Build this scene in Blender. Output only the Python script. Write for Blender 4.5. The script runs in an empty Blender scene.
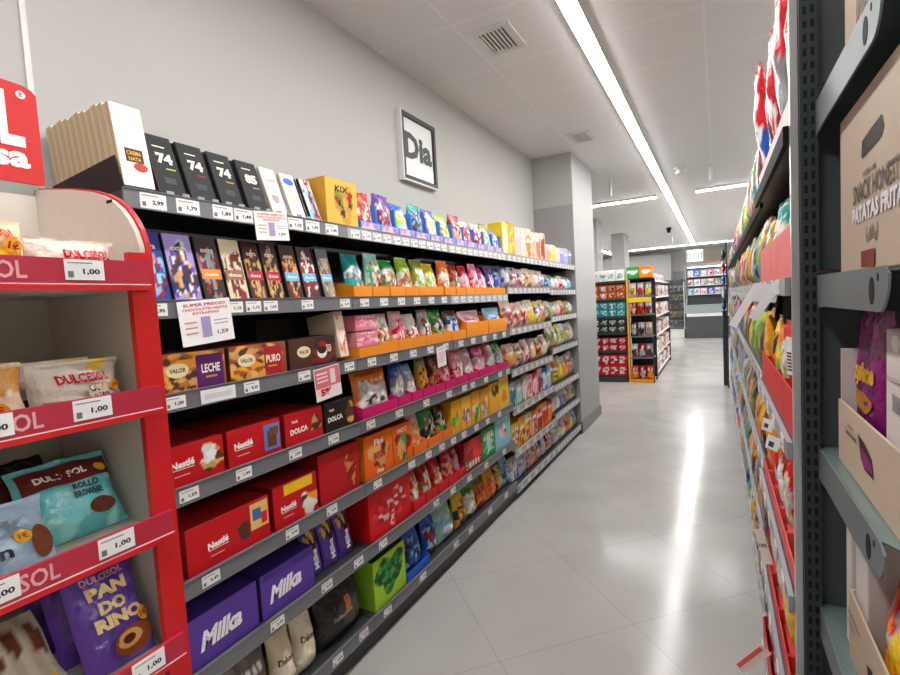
import bpy, bmesh, math, random
import numpy as np
from mathutils import Matrix, Vector
sc = bpy.context.scene
col = sc.collection
R = math.radians
CZ = 1.55            # eye height

# ---------------------------------------------------------------- camera
yaw, pitch, roll = R(-28.63), R(-3.71), R(-3.28)
F_PX = 493.4
f = Vector((math.sin(yaw)*math.cos(pitch), math.cos(yaw)*math.cos(pitch), math.sin(pitch)))
r0 = Vector((math.cos(yaw), -math.sin(yaw), 0)); u0 = r0.cross(f)
r = math.cos(roll)*r0 + math.sin(roll)*u0
u = -math.sin(roll)*r0 + math.cos(roll)*u0
cd = bpy.data.cameras.new('camera'); cam = bpy.data.objects.new('camera', cd); col.objects.link(cam)
cd.sensor_fit = 'HORIZONTAL'; cd.sensor_width = 36; cd.lens = F_PX/900*36
cd.clip_start = .02; cd.clip_end = 100
m = Matrix(((r.x, u.x, -f.x, 0), (r.y, u.y, -f.y, 0), (r.z, u.z, -f.z, CZ), (0, 0, 0, 1)))
cam.matrix_world = m
sc.camera = cam

# ---------------------------------------------------------------- light and exposure
sc.view_settings.view_transform = 'Standard'; sc.view_settings.look = 'None'
sc.view_settings.gamma = 1; sc.view_settings.use_curve_mapping = False
sc.view_settings.exposure = 1.25
w = bpy.data.worlds.new('world'); sc.world = w; w.use_nodes = True
w.node_tree.nodes['Background'].inputs[0].default_value = (.9, .95, 1, 1)
w.node_tree.nodes['Background'].inputs[1].default_value = .25
STRIP = 20.0         # emission of the ceiling light strips
sc.cycles.use_denoising = True
sc.cycles.max_bounces = 6; sc.cycles.diffuse_bounces = 4; sc.cycles.glossy_bounces = 3
sc.cycles.sample_clamp_indirect = 4.0

# ---------------------------------------------------------------- colours and materials
def hx(s):
    s = s.lstrip('#')
    if len(s) == 3: s = ''.join(c+c for c in s)
    o = []
    for i in (0, 2, 4):
        c = int(s[i:i+2], 16)/255
        o.append(c/12.92 if c <= .04045 else ((c+.055)/1.055)**2.4)
    return o
PAL = dict(red='d0121b', crimson='a30d1c', orange='ef7a12', amber='f2a01e', yellow='f4cf2a', gold='c99a3a', cream='e8dcc2', white='eceae6',
           beige='c9b08c', kraft='b29877', brown='5a3322', chocolate='38201a', black='17161a', charcoal='33343a', grey='8d9096', silver='b9bdc2',
           blue='1f56b8', navy='1c2a6b', sky='7fc0e6', teal='159a94', mint='9fd8c6', green='2f9a3c', lime='9ccb3a', olive='8c8f34',
           purple='5b2d91', lilac='a58bd0', violet='6a4bb0', magenta='d0197b', pink='f07aa5', rose='f6c0c8', plum='4a1420', tan='d9a868', skin='f0d2b0', russet='a8482a')
def C(n): return np.array(hx(PAL.get(n, n)))

def mat(name, base=(.5, .5, .5), rough=.5, metal=0, attr=False, emit=0, bump=0, bscale=40, spec=.5, coat=0, alpha=None):
    M = bpy.data.materials.new(name); M.use_nodes = True
    nt = M.node_tree; b = nt.nodes['Principled BSDF']
    if isinstance(base, str): base = C(base)
    b.inputs['Base Color'].default_value = (*base, 1)
    b.inputs['Roughness'].default_value = rough; b.inputs['Metallic'].default_value = metal
    b.inputs['Specular IOR Level'].default_value = spec
    if coat: b.inputs['Coat Weight'].default_value = coat; b.inputs['Coat Roughness'].default_value = .08
    if emit:
        b.inputs['Emission Color'].default_value = (*base, 1); b.inputs['Emission Strength'].default_value = emit
    tc = nt.nodes.new('ShaderNodeTexCoord')
    no = nt.nodes.new('ShaderNodeTexNoise'); no.inputs['Scale'].default_value = bscale
    nt.links.new(tc.outputs['Object'], no.inputs['Vector'])
    if attr:
        a = nt.nodes.new('ShaderNodeAttribute'); a.attribute_name = 'Col'
        nt.links.new(a.outputs['Color'], b.inputs['Base Color'])
    elif not emit:
        mx = nt.nodes.new('ShaderNodeMix'); mx.data_type = 'RGBA'; mx.blend_type = 'MULTIPLY'; mx.inputs[0].default_value = .12
        mx.inputs[6].default_value = (*base, 1)
        nt.links.new(no.outputs['Fac'], mx.inputs[7]); nt.links.new(mx.outputs[2], b.inputs['Base Color'])
    if bump:
        bp = nt.nodes.new('ShaderNodeBump'); bp.inputs['Strength'].default_value = bump; bp.inputs['Distance'].default_value = .01
        nt.links.new(no.outputs['Fac'], bp.inputs['Height']); nt.links.new(bp.outputs[0], b.inputs['Normal'])
    if alpha is not None:
        b.inputs['Transmission Weight'].default_value = alpha
    return M
CARD = mat('printed_card', rough=.55, attr=True, spec=.3)
FILM = mat('printed_film', rough=.26, attr=True, bump=.55, bscale=55)
DARKM = mat('anthracite_metal', (.035, .037, .042), .42)
BACKM = mat('black_back_panel', (.012, .012, .014), .6)
PANEL = mat('slate_back_panel', (.075, .088, .094), .55)
RAILM = mat('grey_price_rail', (.17, .175, .19), .35)
REDM = mat('red_lacquer', (.62, .012, .016), .38)
REDR = mat('red_plastic_rail', (.50, .03, .06), .3)
IVORY = mat('ivory_board', (.72, .66, .58), .6)
STEEL = mat('galvanised_steel', (.17, .20, .21), .5, .45, bump=.05, bscale=8)
STRIPM = mat('polished_edge_strip', (.55, .58, .58), .3, .6)
GLASSG = mat('shelf_plate_paint', (.20, .27, .26), .22, .3)
LGREY = mat('light_grey_plastic', (.34, .35, .38), .4)
BLACKP = mat('black_plastic', (.012, .012, .013), .7, spec=.15)
WHITEP = mat('white_paint_metal', (.78, .77, .75), .45)
YELM = mat('yellow_paint', C('f0a818'), .4)
GLASS = mat('clear_glass', (.9, .95, .95), .03, alpha=.95)

# ---------------------------------------------------------------- mesh building
class MB:
    def __init__(s, nd=1): s.nd = nd; s.lay = 0; s.v = []; s.f = []; s.c = []; s.m = []; s.n = 0
    def add(s, v, fs, c, mi=0):
        v = np.asarray(v, float); s.v.append(v)
        c = np.asarray(c, float)
        s.c.append(np.tile(c, (len(v), 1)) if c.ndim == 1 else c)
        s.f += [tuple(int(i)+s.n for i in q) for q in fs]; s.m += [mi]*len(fs); s.n += len(v)
        return s
    def box(s, x0, x1, y0, y1, z0, z1, c=(.5, .5, .5), mi=0, ch=0):
        if ch <= 0:
            v = [(x, y, z) for x in (x0, x1) for y in (y0, y1) for z in (z0, z1)]
            return s.add(v, [(0, 1, 3, 2), (4, 6, 7, 5), (0, 4, 5, 1), (2, 3, 7, 6), (0, 2, 6, 4), (1, 5, 7, 3)], c, mi)
        v = []; idx = {}
        for i, x in enumerate((x0, x1)):
            for j, y in enumerate((y0, y1)):
                for k, z in enumerate((z0, z1)):
                    sx, sy, sz = (1, -1)[i]*ch, (1, -1)[j]*ch, (1, -1)[k]*ch
                    for a, p in enumerate(((x, y+sy, z+sz), (x+sx, y, z+sz), (x+sx, y+sy, z))):
                        idx[i, j, k, a] = len(v); v.append(p)
        g = lambda i, j, k, a: idx[i, j, k, a]
        F = []
        for i in (0, 1):
            q = [g(i, 0, 0, 0), g(i, 0, 1, 0), g(i, 1, 1, 0), g(i, 1, 0, 0)]; F.append(q if i == 0 else q[::-1])
            q = [g(0, i, 0, 1), g(1, i, 0, 1), g(1, i, 1, 1), g(0, i, 1, 1)]; F.append(q if i == 0 else q[::-1])
            q = [g(0, 0, i, 2), g(0, 1, i, 2), g(1, 1, i, 2), g(1, 0, i, 2)]; F.append(q if i == 0 else q[::-1])
            for j in (0, 1):
                q = [g(i, j, 0, 0), g(i, j, 1, 0), g(i, j, 1, 1), g(i, j, 0, 1)]; F.append(q if i != j else q[::-1])
                q = [g(i, 0, j, 2), g(i, 1, j, 2), g(i, 1, j, 0), g(i, 0, j, 0)]; F.append(q if i != j else q[::-1])
                q = [g(0, i, j, 1), g(1, i, j, 1), g(1, i, j, 2), g(0, i, j, 2)]; F.append(q if i != j else q[::-1])
                for k in (0, 1):
                    q = [g(i, j, k, 0), g(i, j, k, 1), g(i, j, k, 2)]; F.append(q if (i+j+k) % 2 == 0 else q[::-1])
        return s.add(v, F, c, mi)
    def grid(s, S, nu, nv, paint, mi=0, flip=False):
        U, V = np.meshgrid(np.linspace(0, 1, nu+1), np.linspace(0, 1, nv+1)); U = U.ravel(); V = V.ravel()
        P = S(U, V); cc = paint(U, V) if callable(paint) else paint
        k = nu+1; F = []
        for j in range(nv):
            for i in range(nu):
                a = j*k+i; q = (a, a+1, a+1+k, a+k); F.append(q[::-1] if flip else q)
        return s.add(P, F, cc, mi)
    def prism(s, pts, axis, a0, a1, c, mi=0):
        n = len(pts); v = []
        for a in (a0, a1):
            for p, q in pts:
                v.append({'x': (a, p, q), 'y': (p, a, q), 'z': (p, q, a)}[axis])
        F = [tuple(range(n))[::-1], tuple(range(n, 2*n))]+[(i, (i+1) % n, n+(i+1) % n, n+i) for i in range(n)]
        return s.add(v, F, c, mi)
    def tube(s, p0, p1, rad, c=(.5, .5, .5), mi=0, n=12):
        p0, p1 = Vector(p0), Vector(p1); d = (p1-p0).normalized(); a = d.orthogonal().normalized(); b = d.cross(a)
        v = [tuple(p+rad*(math.cos(t)*a+math.sin(t)*b)) for p in (p0, p1) for t in [2*math.pi*i/n for i in range(n)]]
        return s.add(v, [tuple(range(n))[::-1], tuple(range(n, 2*n))]+[(i, (i+1) % n, n+(i+1) % n, n+i) for i in range(n)], c, mi)
    def xf(s, M):
        M = np.array(M); s.v = [v @ M[:3, :3].T + M[:3, 3] for v in s.v]; return s
    def mesh(s, name, mats, smooth=False):
        me = bpy.data.meshes.new(name); V = np.concatenate(s.v)
        me.from_pydata(V.tolist(), [], s.f)
        for q in mats: me.materials.append(q)
        me.polygons.foreach_set('material_index', s.m)
        ca = me.color_attributes.new('Col', 'FLOAT_COLOR', 'POINT')
        cc = np.ones((len(V), 4)); cc[:, :3] = np.concatenate(s.c); ca.data.foreach_set('color', cc.ravel())
        if smooth:
            me.polygons.foreach_set('use_smooth', [True]*len(me.polygons))
            try: me.set_sharp_from_angle(angle=R(38))
            except Exception: pass
        me.update(); return me
_TX = {}
def glyphs(t, bold=.0):
    k = (t, bold)
    if k not in _TX:
        cu = bpy.data.curves.new('t', 'FONT'); cu.body = t; cu.align_x = 'CENTER'; cu.align_y = 'CENTER'; cu.offset = bold; cu.resolution_u = 2
        o = bpy.data.objects.new('t', cu); col.objects.link(o)
        dg = bpy.context.evaluated_depsgraph_get(); me = bpy.data.meshes.new_from_object(o.evaluated_get(dg))
        v = np.array([x.co[:] for x in me.vertices]) if len(me.vertices) else np.zeros((1, 3))
        fs = [tuple(p.vertices) for p in me.polygons]
        c = (v.min(0)+v.max(0))/2; v = v-c
        _TX[k] = (v, fs, v[:, 0].max()*2, v[:, 1].max()*2)
        bpy.data.objects.remove(o); bpy.data.curves.remove(cu); bpy.data.meshes.remove(me)
    return _TX[k]
def up_(mb, P):
    mb.lay += 1; P = np.asarray(P, float); P[:, 0] += mb.nd*.00022*mb.lay; return P
def text(mb, t, S, cu, cv, wd, ht, c, bold=.02, slant=0, rise=0, mi=0, tall=False):
    """lettering on a surface S(y,z) given in metres; fills a box wd x ht"""
    v, fs, W, H = glyphs(t, bold)
    p = v[:, 0]/max(W, 1e-6)*wd; q = v[:, 1]/max(H, 1e-6)*ht
    if tall: p, q = -q*wd/ht, p*ht/wd
    p = p+q*slant; q = q+p*rise
    mb.add(up_(mb, S(cu+p, cv+q)), fs, C(c), mi)
def ell(mb, S, cu, cv, ru, rv, c, n=20, mi=0):
    t = np.linspace(0, 2*math.pi, n, endpoint=False)
    mb.add(up_(mb, S(cu+ru*np.cos(t), cv+rv*np.sin(t))), [tuple(range(n))], C(c), mi)
def patch(mb, S, u0_, u1_, v0_, v1_, c, n=4, mi=0):
    c = C(c) if isinstance(c, str) else c
    mb.lay += 1; k_ = mb.nd*.00022*mb.lay
    mb.grid(lambda U, V: np.array([k_, 0, 0])+S(u0_+(u1_-u0_)*U, v0_+(v1_-v0_)*V), n, n, c, mi)

def link(name, me, parent=None, loc=(0, 0, 0), rz=0):
    o = bpy.data.objects.new(name, me); col.objects.link(o); o.location = loc; o.rotation_euler = (0, 0, rz)
    if parent: o.parent = parent
    return o
LABELS = {}
def fit(*cands):
    for c in cands:
        if len(c.split()) <= 16: return ' '.join(c.split())
    return ' '.join(cands[-1].split()[:16])
def nb_label(head, where, p, q, suf='ones'):
    a, b_ = (p or '').split(), (q or '').split()
    sh = lambda w: ' '.join(x for x in w if x not in ('and',))
    if p and q:
        return fit(f'{head} on {where} shelf between {p} and {q} {suf}', f'{head} on {where} shelf between {sh(a)} and {sh(b_)}', f'{head}, {where} shelf, between {sh(a)} and {sh(b_)}', f'{head}, {where} shelf, after {p}', f'{head}, {where} shelf, after {sh(a[:2])}')
    return fit(f'{head} at the end of {where} shelf beside {p or q}', f'{head}, {where} shelf end, beside {p or q}', f'{head}, {where} shelf end, beside {sh((a or b_)[:2])}')
def tag(o, label, cat, group=None):
    label = ' '.join(label.split()); LABELS.setdefault(label, []).append(o.name)
    o['label'] = label; o['category'] = cat
    if group: o['group'] = group
    return o
def struct(name, me, loc=(0, 0, 0)):
    o = link(name, me, None, loc); o['kind'] = 'structure'; return o
def empty(name, loc=(0, 0, 0), rz=0):
    return link(name, None, None, loc, rz)
def one(name, parent, mats, fn, smooth=False, loc=(0, 0, 0)):
    b = MB(); fn(b); return link(name, b.mesh(name, mats if isinstance(mats, list) else [mats], smooth), parent, loc)

# ---------------------------------------------------------------- room
def proc(name, build):
    M = bpy.data.materials.new(name); M.use_nodes = True; build(M.node_tree, M.node_tree.nodes['Principled BSDF']); return M
def nd(nt, t, **k):
    n = nt.nodes.new(t)
    for a, v in k.items():
        if a in n.inputs.keys(): n.inputs[a].default_value = v
        else: setattr(n, a, v)
    return n
def floor_mat(nt, b):
    tc = nd(nt, 'ShaderNodeTexCoord'); mp = nd(nt, 'ShaderNodeMapping')
    mp.inputs['Rotation'].default_value = (0, 0, R(45)); mp.inputs['Location'].default_value = (2.602, -2.065, 0)
    mp.vector_type = 'TEXTURE' if False else 'POINT'
    br = nd(nt, 'ShaderNodeTexBrick'); br.offset = 0; br.squash = 1
    br.inputs['Scale'].default_value = 1; br.inputs['Brick Width'].default_value = .68; br.inputs['Row Height'].default_value = .68
    br.inputs['Mortar Size'].default_value = .0022; br.inputs['Mortar Smooth'].default_value = .2
    br.inputs['Color1'].default_value = (*[x*1.0 for x in (.50, .488, .465)], 1); br.inputs['Color2'].default_value = (.515, .503, .48, 1)
    br.inputs['Mortar'].default_value = (.38, .37, .35, 1)
    no = nd(nt, 'ShaderNodeTexNoise'); no.inputs['Scale'].default_value = 2.2; no.inputs['Detail'].default_value = 6
    mx = nd(nt, 'ShaderNodeMix'); mx.data_type = 'RGBA'; mx.blend_type = 'MULTIPLY'; mx.inputs[0].default_value = .30
    nt.links.new(tc.outputs['Object'], mp.inputs[0]); nt.links.new(mp.outputs[0], br.inputs['Vector']); nt.links.new(tc.outputs['Object'], no.inputs['Vector'])
    nt.links.new(br.outputs['Color'], mx.inputs[6]); nt.links.new(no.outputs['Fac'], mx.inputs[7]); nt.links.new(mx.outputs[2], b.inputs['Base Color'])
    b.inputs['Specular IOR Level'].default_value = .24
    rr = nd(nt, 'ShaderNodeMapRange'); rr.inputs[3].default_value = .10; rr.inputs[4].default_value = .24
    nt.links.new(no.outputs['Fac'], rr.inputs[0]); nt.links.new(rr.outputs[0], b.inputs['Roughness'])
    bp = nd(nt, 'ShaderNodeBump'); bp.inputs['Strength'].default_value = .25; bp.inputs['Distance'].default_value = .002; bp.invert = True
    n2 = nd(nt, 'ShaderNodeTexNoise'); n2.inputs['Scale'].default_value = 9
    nt.links.new(tc.outputs['Object'], n2.inputs['Vector'])
    nt.links.new(n2.outputs['Fac'], bp.inputs['Height']); nt.links.new(bp.outputs[0], b.inputs['Normal'])
def wall_mat(c, rough=.75):
    def g(nt, b):
        tc = nd(nt, 'ShaderNodeTexCoord'); no = nd(nt, 'ShaderNodeTexNoise'); no.inputs['Scale'].default_value = 1.3
        mx = nd(nt, 'ShaderNodeMix'); mx.data_type = 'RGBA'; mx.blend_type = 'MULTIPLY'; mx.inputs[0].default_value = .06; mx.inputs[6].default_value = (*c, 1)
        nt.links.new(tc.outputs['Object'], no.inputs['Vector']); nt.links.new(no.outputs['Fac'], mx.inputs[7]); nt.links.new(mx.outputs[2], b.inputs['Base Color'])
        b.inputs['Roughness'].default_value = rough
    return g
def ceil_mat(nt, b):
    tc = nd(nt, 'ShaderNodeTexCoord'); mp = nd(nt, 'ShaderNodeMapping'); mp.inputs['Location'].default_value = (1.33, -.15, 0)
    br = nd(nt, 'ShaderNodeTexBrick'); br.offset = 0
    br.inputs['Scale'].default_value = 1; br.inputs['Brick Width'].default_value = 1.29; br.inputs['Row Height'].default_value = .63
    br.inputs['Mortar Size'].default_value = .008; br.inputs['Mortar Smooth'].default_value = .1
    br.inputs['Color1'].default_value = (.86, .845, .84, 1); br.inputs['Color2'].default_value = (.865, .85, .845, 1); br.inputs['Mortar'].default_value = (.93, .92, .915, 1)
    nt.links.new(tc.outputs['Object'], mp.inputs[0]); nt.links.new(mp.outputs[0], br.inputs['Vector']); nt.links.new(br.outputs['Color'], b.inputs['Base Color'])
    b.inputs['Roughness'].default_value = .8
FLOORM = proc('grey_porcelain_tiles', floor_mat)
WALLM = proc('warm_white_paint', wall_mat((.505, .497, .472)))
COLM = proc('white_column_paint', wall_mat((.46, .456, .44)))
GREYW = proc('grey_wall_paint', wall_mat((.33, .32, .31)))
CEILM = proc('ceiling_tiles', ceil_mat)
SKIRT = mat('grey_skirting', (.16, .17, .17), .35)
WOOD = mat('pale_wood_slats', (.55, .43, .32), .5)
H = 3.17
X0, X1, Y0, Y1 = -6.0, 5.0, -3.5, 21.0
def sbox(name, M, x0, x1, y0, y1, z0, z1):
    return struct(name, MB().box(x0, x1, y0, y1, z0, z1).mesh(name, [M]))
sbox('floor', FLOORM, X0, X1, Y0, Y1, -.1, 0)
sbox('ceiling', CEILM, X0, X1, Y0, Y1, H, H+.1)
sbox('wall_left', WALLM, -2.0, -1.86, Y0, 5.6, 0, H)
sbox('wall_left_far', GREYW, X0-.1, X0, 5.5, Y1, 0, H)
sbox('wall_left_return', WALLM, X0, -2.0, 5.5, 5.6, 0, H)
sbox('wall_right', WALLM, X1, X1+.1, Y0, Y1, 0, H)
sbox('wall_near', WALLM, -1.86, X1, Y0-.1, Y0, 0, H)
sbox('wall_far', WALLM, X0, X1, Y1, Y1+.1, 0, H)
sbox('trim_1', WHITEP, -1.86, -1.852, .778, .794, 1.5, H)
sbox('wall_left_column', COLM, -1.86, -1.40, 5.6, 6.6, 0, H)
sbox('trim_2', GREYW, -1.858, -1.402, 5.594, 5.6, .0, 2.60)
sbox('trim_3', SKIRT, -1.87, -1.385, 5.585, 6.61, 0, .13)
sbox('wall_left_column_middle', COLM, -2.5, -2.18, 10.6, 11.1, 0, H)
sbox('wall_left_column_far', COLM, -2.44, -2.12, 13.6, 14.4, 0, H)
sbox('wall_far_grey', GREYW, -4.2, -1.5, 20.2, 20.4, 0, 3.0)
sbox('trim_4', GREYW, -1.5, -.6, 20.94, 21.0, 0, 2.35)
b = MB()
for i in range(11): b.box(-.45+i*.075, -.41+i*.075, 20.94, 21.0, 2.1, 2.95)
b.box(-.5, .42, 20.98, 21.0, 2.1, 2.95)
struct('trim_5', b.mesh('trim_5', [WOOD]))

# ---------------------------------------------------------------- ceiling lights
LIT = mat('lit_diffuser', (1, .985, .975), emit=STRIP)
def strip(x0, x1, y0, y1, label, z=H-.035):
    t = empty('ceiling_light', ((x0+x1)/2, (y0+y1)/2, H)); tag(t, label, 'light', 'ceiling light strips')
    cx, cy = (x0+x1)/2, (y0+y1)/2
    def hs(b):
        b.box(x0-cx-.006, x1-cx+.006, y0-cy-.006, y1-cy+.006, -.012, -.0005)
        b.box(x0-cx-.006, x0-cx-.001, y0-cy-.006, y1-cy+.006, -.034, -.0122); b.box(x1-cx+.001, x1-cx+.006, y0-cy-.006, y1-cy+.006, -.034, -.0122)
        b.box(x0-cx-.001, x1-cx+.001, y0-cy-.006, y0-cy-.001, -.034, -.0122); b.box(x0-cx-.001, x1-cx+.001, y1-cy+.001, y1-cy+.006, -.034, -.0122)
    one('housing', t, WHITEP, hs)
    one('diffuser', t, LIT, lambda b: b.box(x0-cx, x1-cx, y0-cy, y1-cy, -.0395, -.0125))
strip(-.722, -.636, -1.2, 8.9, 'long white light strip running along the aisle ceiling, nearest run')
strip(-.722, -.636, 9.0, 18.5, 'long white light strip continuing along the aisle ceiling, far run')
strip(-2.9, -.86, 8.9, 9.02, 'white cross light strip left of the aisle strip, behind the column')
strip(-.27, 2.2, 8.9, 9.02, 'white cross light strip right of the aisle strip')
strip(-3.2, .9, 18.75, 18.87, 'white cross light strip at the far end of the shop')
strip(1.9, 2.02, -1.2, 9.0, 'long light strip over the neighbouring aisle on the right')
strip(3.3, 3.42, -1.2, 9.0, 'added fill light over the second aisle to the right, hidden by the shelving')  # unseen fill lamp, added for more light bouncing onto the ceiling
strip(1.9, 2.02, 9.2, 18.5, 'added unseen fill light over the neighbouring aisle, far run')  # out of view, added to brighten the far end of the shop
strip(-3.56, -3.44, 12.5, 19.6, 'light strip over the side room behind the white columns')
strip(-5.2, -3.4, 11.9, 12.02, 'added fill light hidden in the side room behind the far columns')  # added lamp out of sight, lifts the brightness beyond the columns

def vent(x0, x1, y0, y1, label):
    t = empty('ceiling_vent', ((x0+x1)/2, (y0+y1)/2, H)); tag(t, label, 'vent')
    a, c = (x1-x0)/2, (y1-y0)/2
    def fr(b):
        for q in ((-a, a, -c, -c+.035), (-a, a, c-.035, c), (-a, -a+.035, -c+.035, c-.035), (a-.035, a, -c+.035, c-.035)): b.box(*q, -.014, -.001)
    one('frame', t, WHITEP, fr)
    one('backing', t, BLACKP, lambda b: b.box(-a+.036, a-.036, -c+.036, c-.036, -.003, -.001))
    def sl(b):
        n = 7
        for i in range(n):
            x = -a+.045+(2*a-.09)*i/(n-1); b.box(x-.004, x+.009, -c+.035, c-.035, -.012, -.004)
    one('slats', t, WHITEP, sl)['kind'] = 'stuff'
vent(-1.27, -1.03, 2.80, 3.12, 'square white slatted vent in the ceiling, larger one nearer the viewer')
vent(-1.28, -1.06, 4.98, 5.32, 'square white slatted vent in the ceiling beside the column top')
def puck(x, y, r_, h, M, label, name='smoke_detector'):
    b = MB(); b.tube((0, 0, -h*.4), (0, 0, 0), r_, n=24); b.tube((0, 0, -h), (0, 0, -h*.4), r_*.72, n=24)
    tag(link(name, b.mesh(name, [M]), None, (x, y, H)), label, name.replace('_', ' '))
puck(-.40, 7.2, .075, .09, WHITEP, 'round white smoke detector on the ceiling right of the long light')
puck(-1.04, 13.6, .06, .12, BLACKP, 'small dark dome camera under the far ceiling', 'security_camera')
for x, y, s in ((-.05, 7.3, 'right of the smoke detector'), (-1.29, 7.3, 'left of the long light strip'), (-1.5, 15, 'above the far shelves'), (-1.1, 15.4, 'left of the far light crossing')):
    b = MB(); b.tube((0, 0, -.05), (0, 0, 0), .012); b.tube((.0, 0, -.22), (0, 0, -.05), .02, n=16)
    tag(link('track_spotlight', b.mesh('track_spotlight', [WHITEP]), None, (x, y, H)), 'slim white ceiling spotlight '+s, 'spotlight')

# wall sign
t = empty('wall_sign', (-1.86, 3.062, 2.42)); WS = .93; tag(t, 'framed shop sign reading Dia on the white wall above the shelves', 'sign')
def sfr(b):
    d = .028
    for q in ((-.225, .225, 0, d), (-.225, .225, .45-d, .45), (-.225, -.225+d, d, .45-d), (.225-d, .225, d, .45-d)): b.box(.0005, .038, *q, C('44474a'))
    for q in ((-.234, .226, -.010, -.0005), (-.234, -.2255, -.0005, .452)): b.box(.0005, .041, *q, C('e8e8e6'))
one('frame', t, CARD, sfr)
def sbd(b):
    b.box(.002, .02, -.196, .196, .0285, .4215, C('e4e4e0')); S = lambda y, z: np.stack([np.full_like(y, .0215), y, z], 1)
    b.box(.021, .024, -.19, .19, .035, .12, C('f4f4f2'))
    text(b, 'Dia', S, .0, .24, .36, .18, '4a4f52', bold=.045)
one('panel', t, CARD, sbd)
# ---------------------------------------------------------------- printed packaging
def art(base, acc, seed=0, blob=(.5, .36, .42, .30), band=(.66, .86), bandc='white', K=34):
    rg = np.random.RandomState(seed*7+3)
    px = rg.rand(K, 2); pc = np.array([C(acc[i]) for i in rg.randint(0, len(acc), K)]) if acc else None
    sh = .75+.4*rg.rand(K)
    ph = rg.rand(6)*6.28
    def fn(U, V):
        c = np.tile(C(base), (len(U), 1))
        if acc:
            th = np.arctan2(V-blob[1], U-blob[0])
            rr = np.sqrt(((U-blob[0])/blob[2])**2+((V-blob[1])/blob[3])**2)
            mk = rr < 1+.18*np.sin(3*th+ph[0])+.12*np.sin(5*th+ph[1])
            d = (U[:, None]-px[None, :, 0])**2+(V[:, None]-px[None, :, 1])**2
            k = d.argmin(1); c[mk] = (pc[k]*sh[k][:, None])[mk]
        if band:
            wv = .02*np.sin(U*19+ph[2])
            mb = (V > band[0]+wv) & (V < band[1]+wv) & (abs(U-.5) < .36+.06*np.sin(V*60+ph[3]))
            gl = (np.sin(U*38+ph[4]) > -.35) & mb & (V > band[0]+.03) & (V < band[1]-.03)
            c[gl] = C(bandc)
        return np.clip(c, 0, 1)
    return fn
def flat_S(d, off=.0005):
    return lambda y, z: np.stack([np.full(np.shape(y), d/2+off), np.asarray(y, float), np.asarray(z, float)], 1)
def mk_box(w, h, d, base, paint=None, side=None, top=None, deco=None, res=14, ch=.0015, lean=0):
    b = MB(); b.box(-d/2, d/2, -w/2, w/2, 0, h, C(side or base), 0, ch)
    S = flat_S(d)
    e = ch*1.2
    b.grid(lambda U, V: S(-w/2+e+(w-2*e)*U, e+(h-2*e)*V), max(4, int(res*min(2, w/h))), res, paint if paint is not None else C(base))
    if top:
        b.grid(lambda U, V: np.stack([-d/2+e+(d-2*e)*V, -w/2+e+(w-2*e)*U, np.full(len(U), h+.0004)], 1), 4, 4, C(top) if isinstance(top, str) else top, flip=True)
    if deco: deco(b, flat_S(d, .0011))
    if lean: b.xf(Matrix.Translation((0, 0, 0)) @ Matrix.Rotation(-R(lean), 4, 'Y')); lift(b)
    return b
def lift(b):
    z = min(v[:, 2].min() for v in b.v); b.v = [v-np.array([0, 0, z-.0006]) for v in b.v]
def bag_S(w, h, t, seed=0, front=1, off=0, wr=1):
    rg = np.random.RandomState(seed+11); p = rg.rand(8)*6.28; a = .6+.8*rg.rand(4)
    def S(y, z):
        U = np.asarray(y, float)/w+.5; V = np.asarray(z, float)/h
        uu = np.clip(1-np.abs(2*U-1)**3.0, 0, 1)**.6
        vv = np.clip(V/.22, 0, 1)**.6*np.clip((1-V)/.42, 0, 1)**.75
        vv = np.where(V > .93, .03, vv)
        k = t/2*uu*vv
        wrk = wr*.045*t*(np.sin(U*17*a[0]+V*9+p[0])*np.clip(V-.45, 0, 1)*2.4+np.sin(U*9+V*23*a[1]+p[1])*.5+np.sin(U*31*a[2]-V*7+p[2])*np.clip(.5-V, 0, 1))*uu
        x = front*(np.maximum(k+wrk, .0008)+off)
        yy = np.asarray(y, float)*(1-.05*np.sin(np.pi*V)+.0*V)+.012*w*np.sin(V*8+p[3])
        zz = np.asarray(z, float)*(1-.03*(1-(2*U-1)**2)*(V > .5)*(V < .9))
        crim = (V > .93)*.0012*np.sin(U*90)
        return np.stack([x+crim+.04*t*np.sin(U*5+p[4])*np.clip(V-.8, 0, 1)*5, yy, zz], 1)
    return S
def mk_bag(w, h, t, base, paint, seed=0, nu=12, nv=16, deco=None, lean=0, back=None, wr=1, doff=.0016):
    b = MB(); F_ = bag_S(w, h, t, seed, 1, wr=wr); B_ = bag_S(w, h, t, seed, -1, wr=wr)
    b.grid(lambda U, V: F_((U-.5)*w, V*h), nu, nv, paint)
    b.grid(lambda U, V: B_((U-.5)*w, V*h), nu, nv, back if back is not None else C(base)*.9, flip=True)
    # close the rim
    for U0 in (0., 1.):
        V = np.linspace(0, 1, nv+1); U = np.full(nv+1, U0)
        P = np.concatenate([F_((U-.5)*w, V*h), B_((U-.5)*w, V*h)]); n = nv+1
        b.add(P, [(i, i+1, n+i+1, n+i) if U0 == 1. else (i, n+i, n+i+1, i+1) for i in range(nv)], C(base))
    U = np.linspace(0, 1, nu+1)
    for V0 in (0., 1.):
        P = np.concatenate([F_((U-.5)*w, U*0+V0*h), B_((U-.5)*w, U*0+V0*h)]); n = nu+1
        b.add(P, [(i, n+i, n+i+1, i+1) if V0 == 1. else (i, i+1, n+i+1, n+i) for i in range(nu)], C(base))
    if deco: deco(b, bag_S(w, h, t, seed, 1, doff, wr=wr))
    if lean: b.xf(Matrix.Rotation(-R(lean), 4, 'Y'))
    lift(b)
    return b
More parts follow.
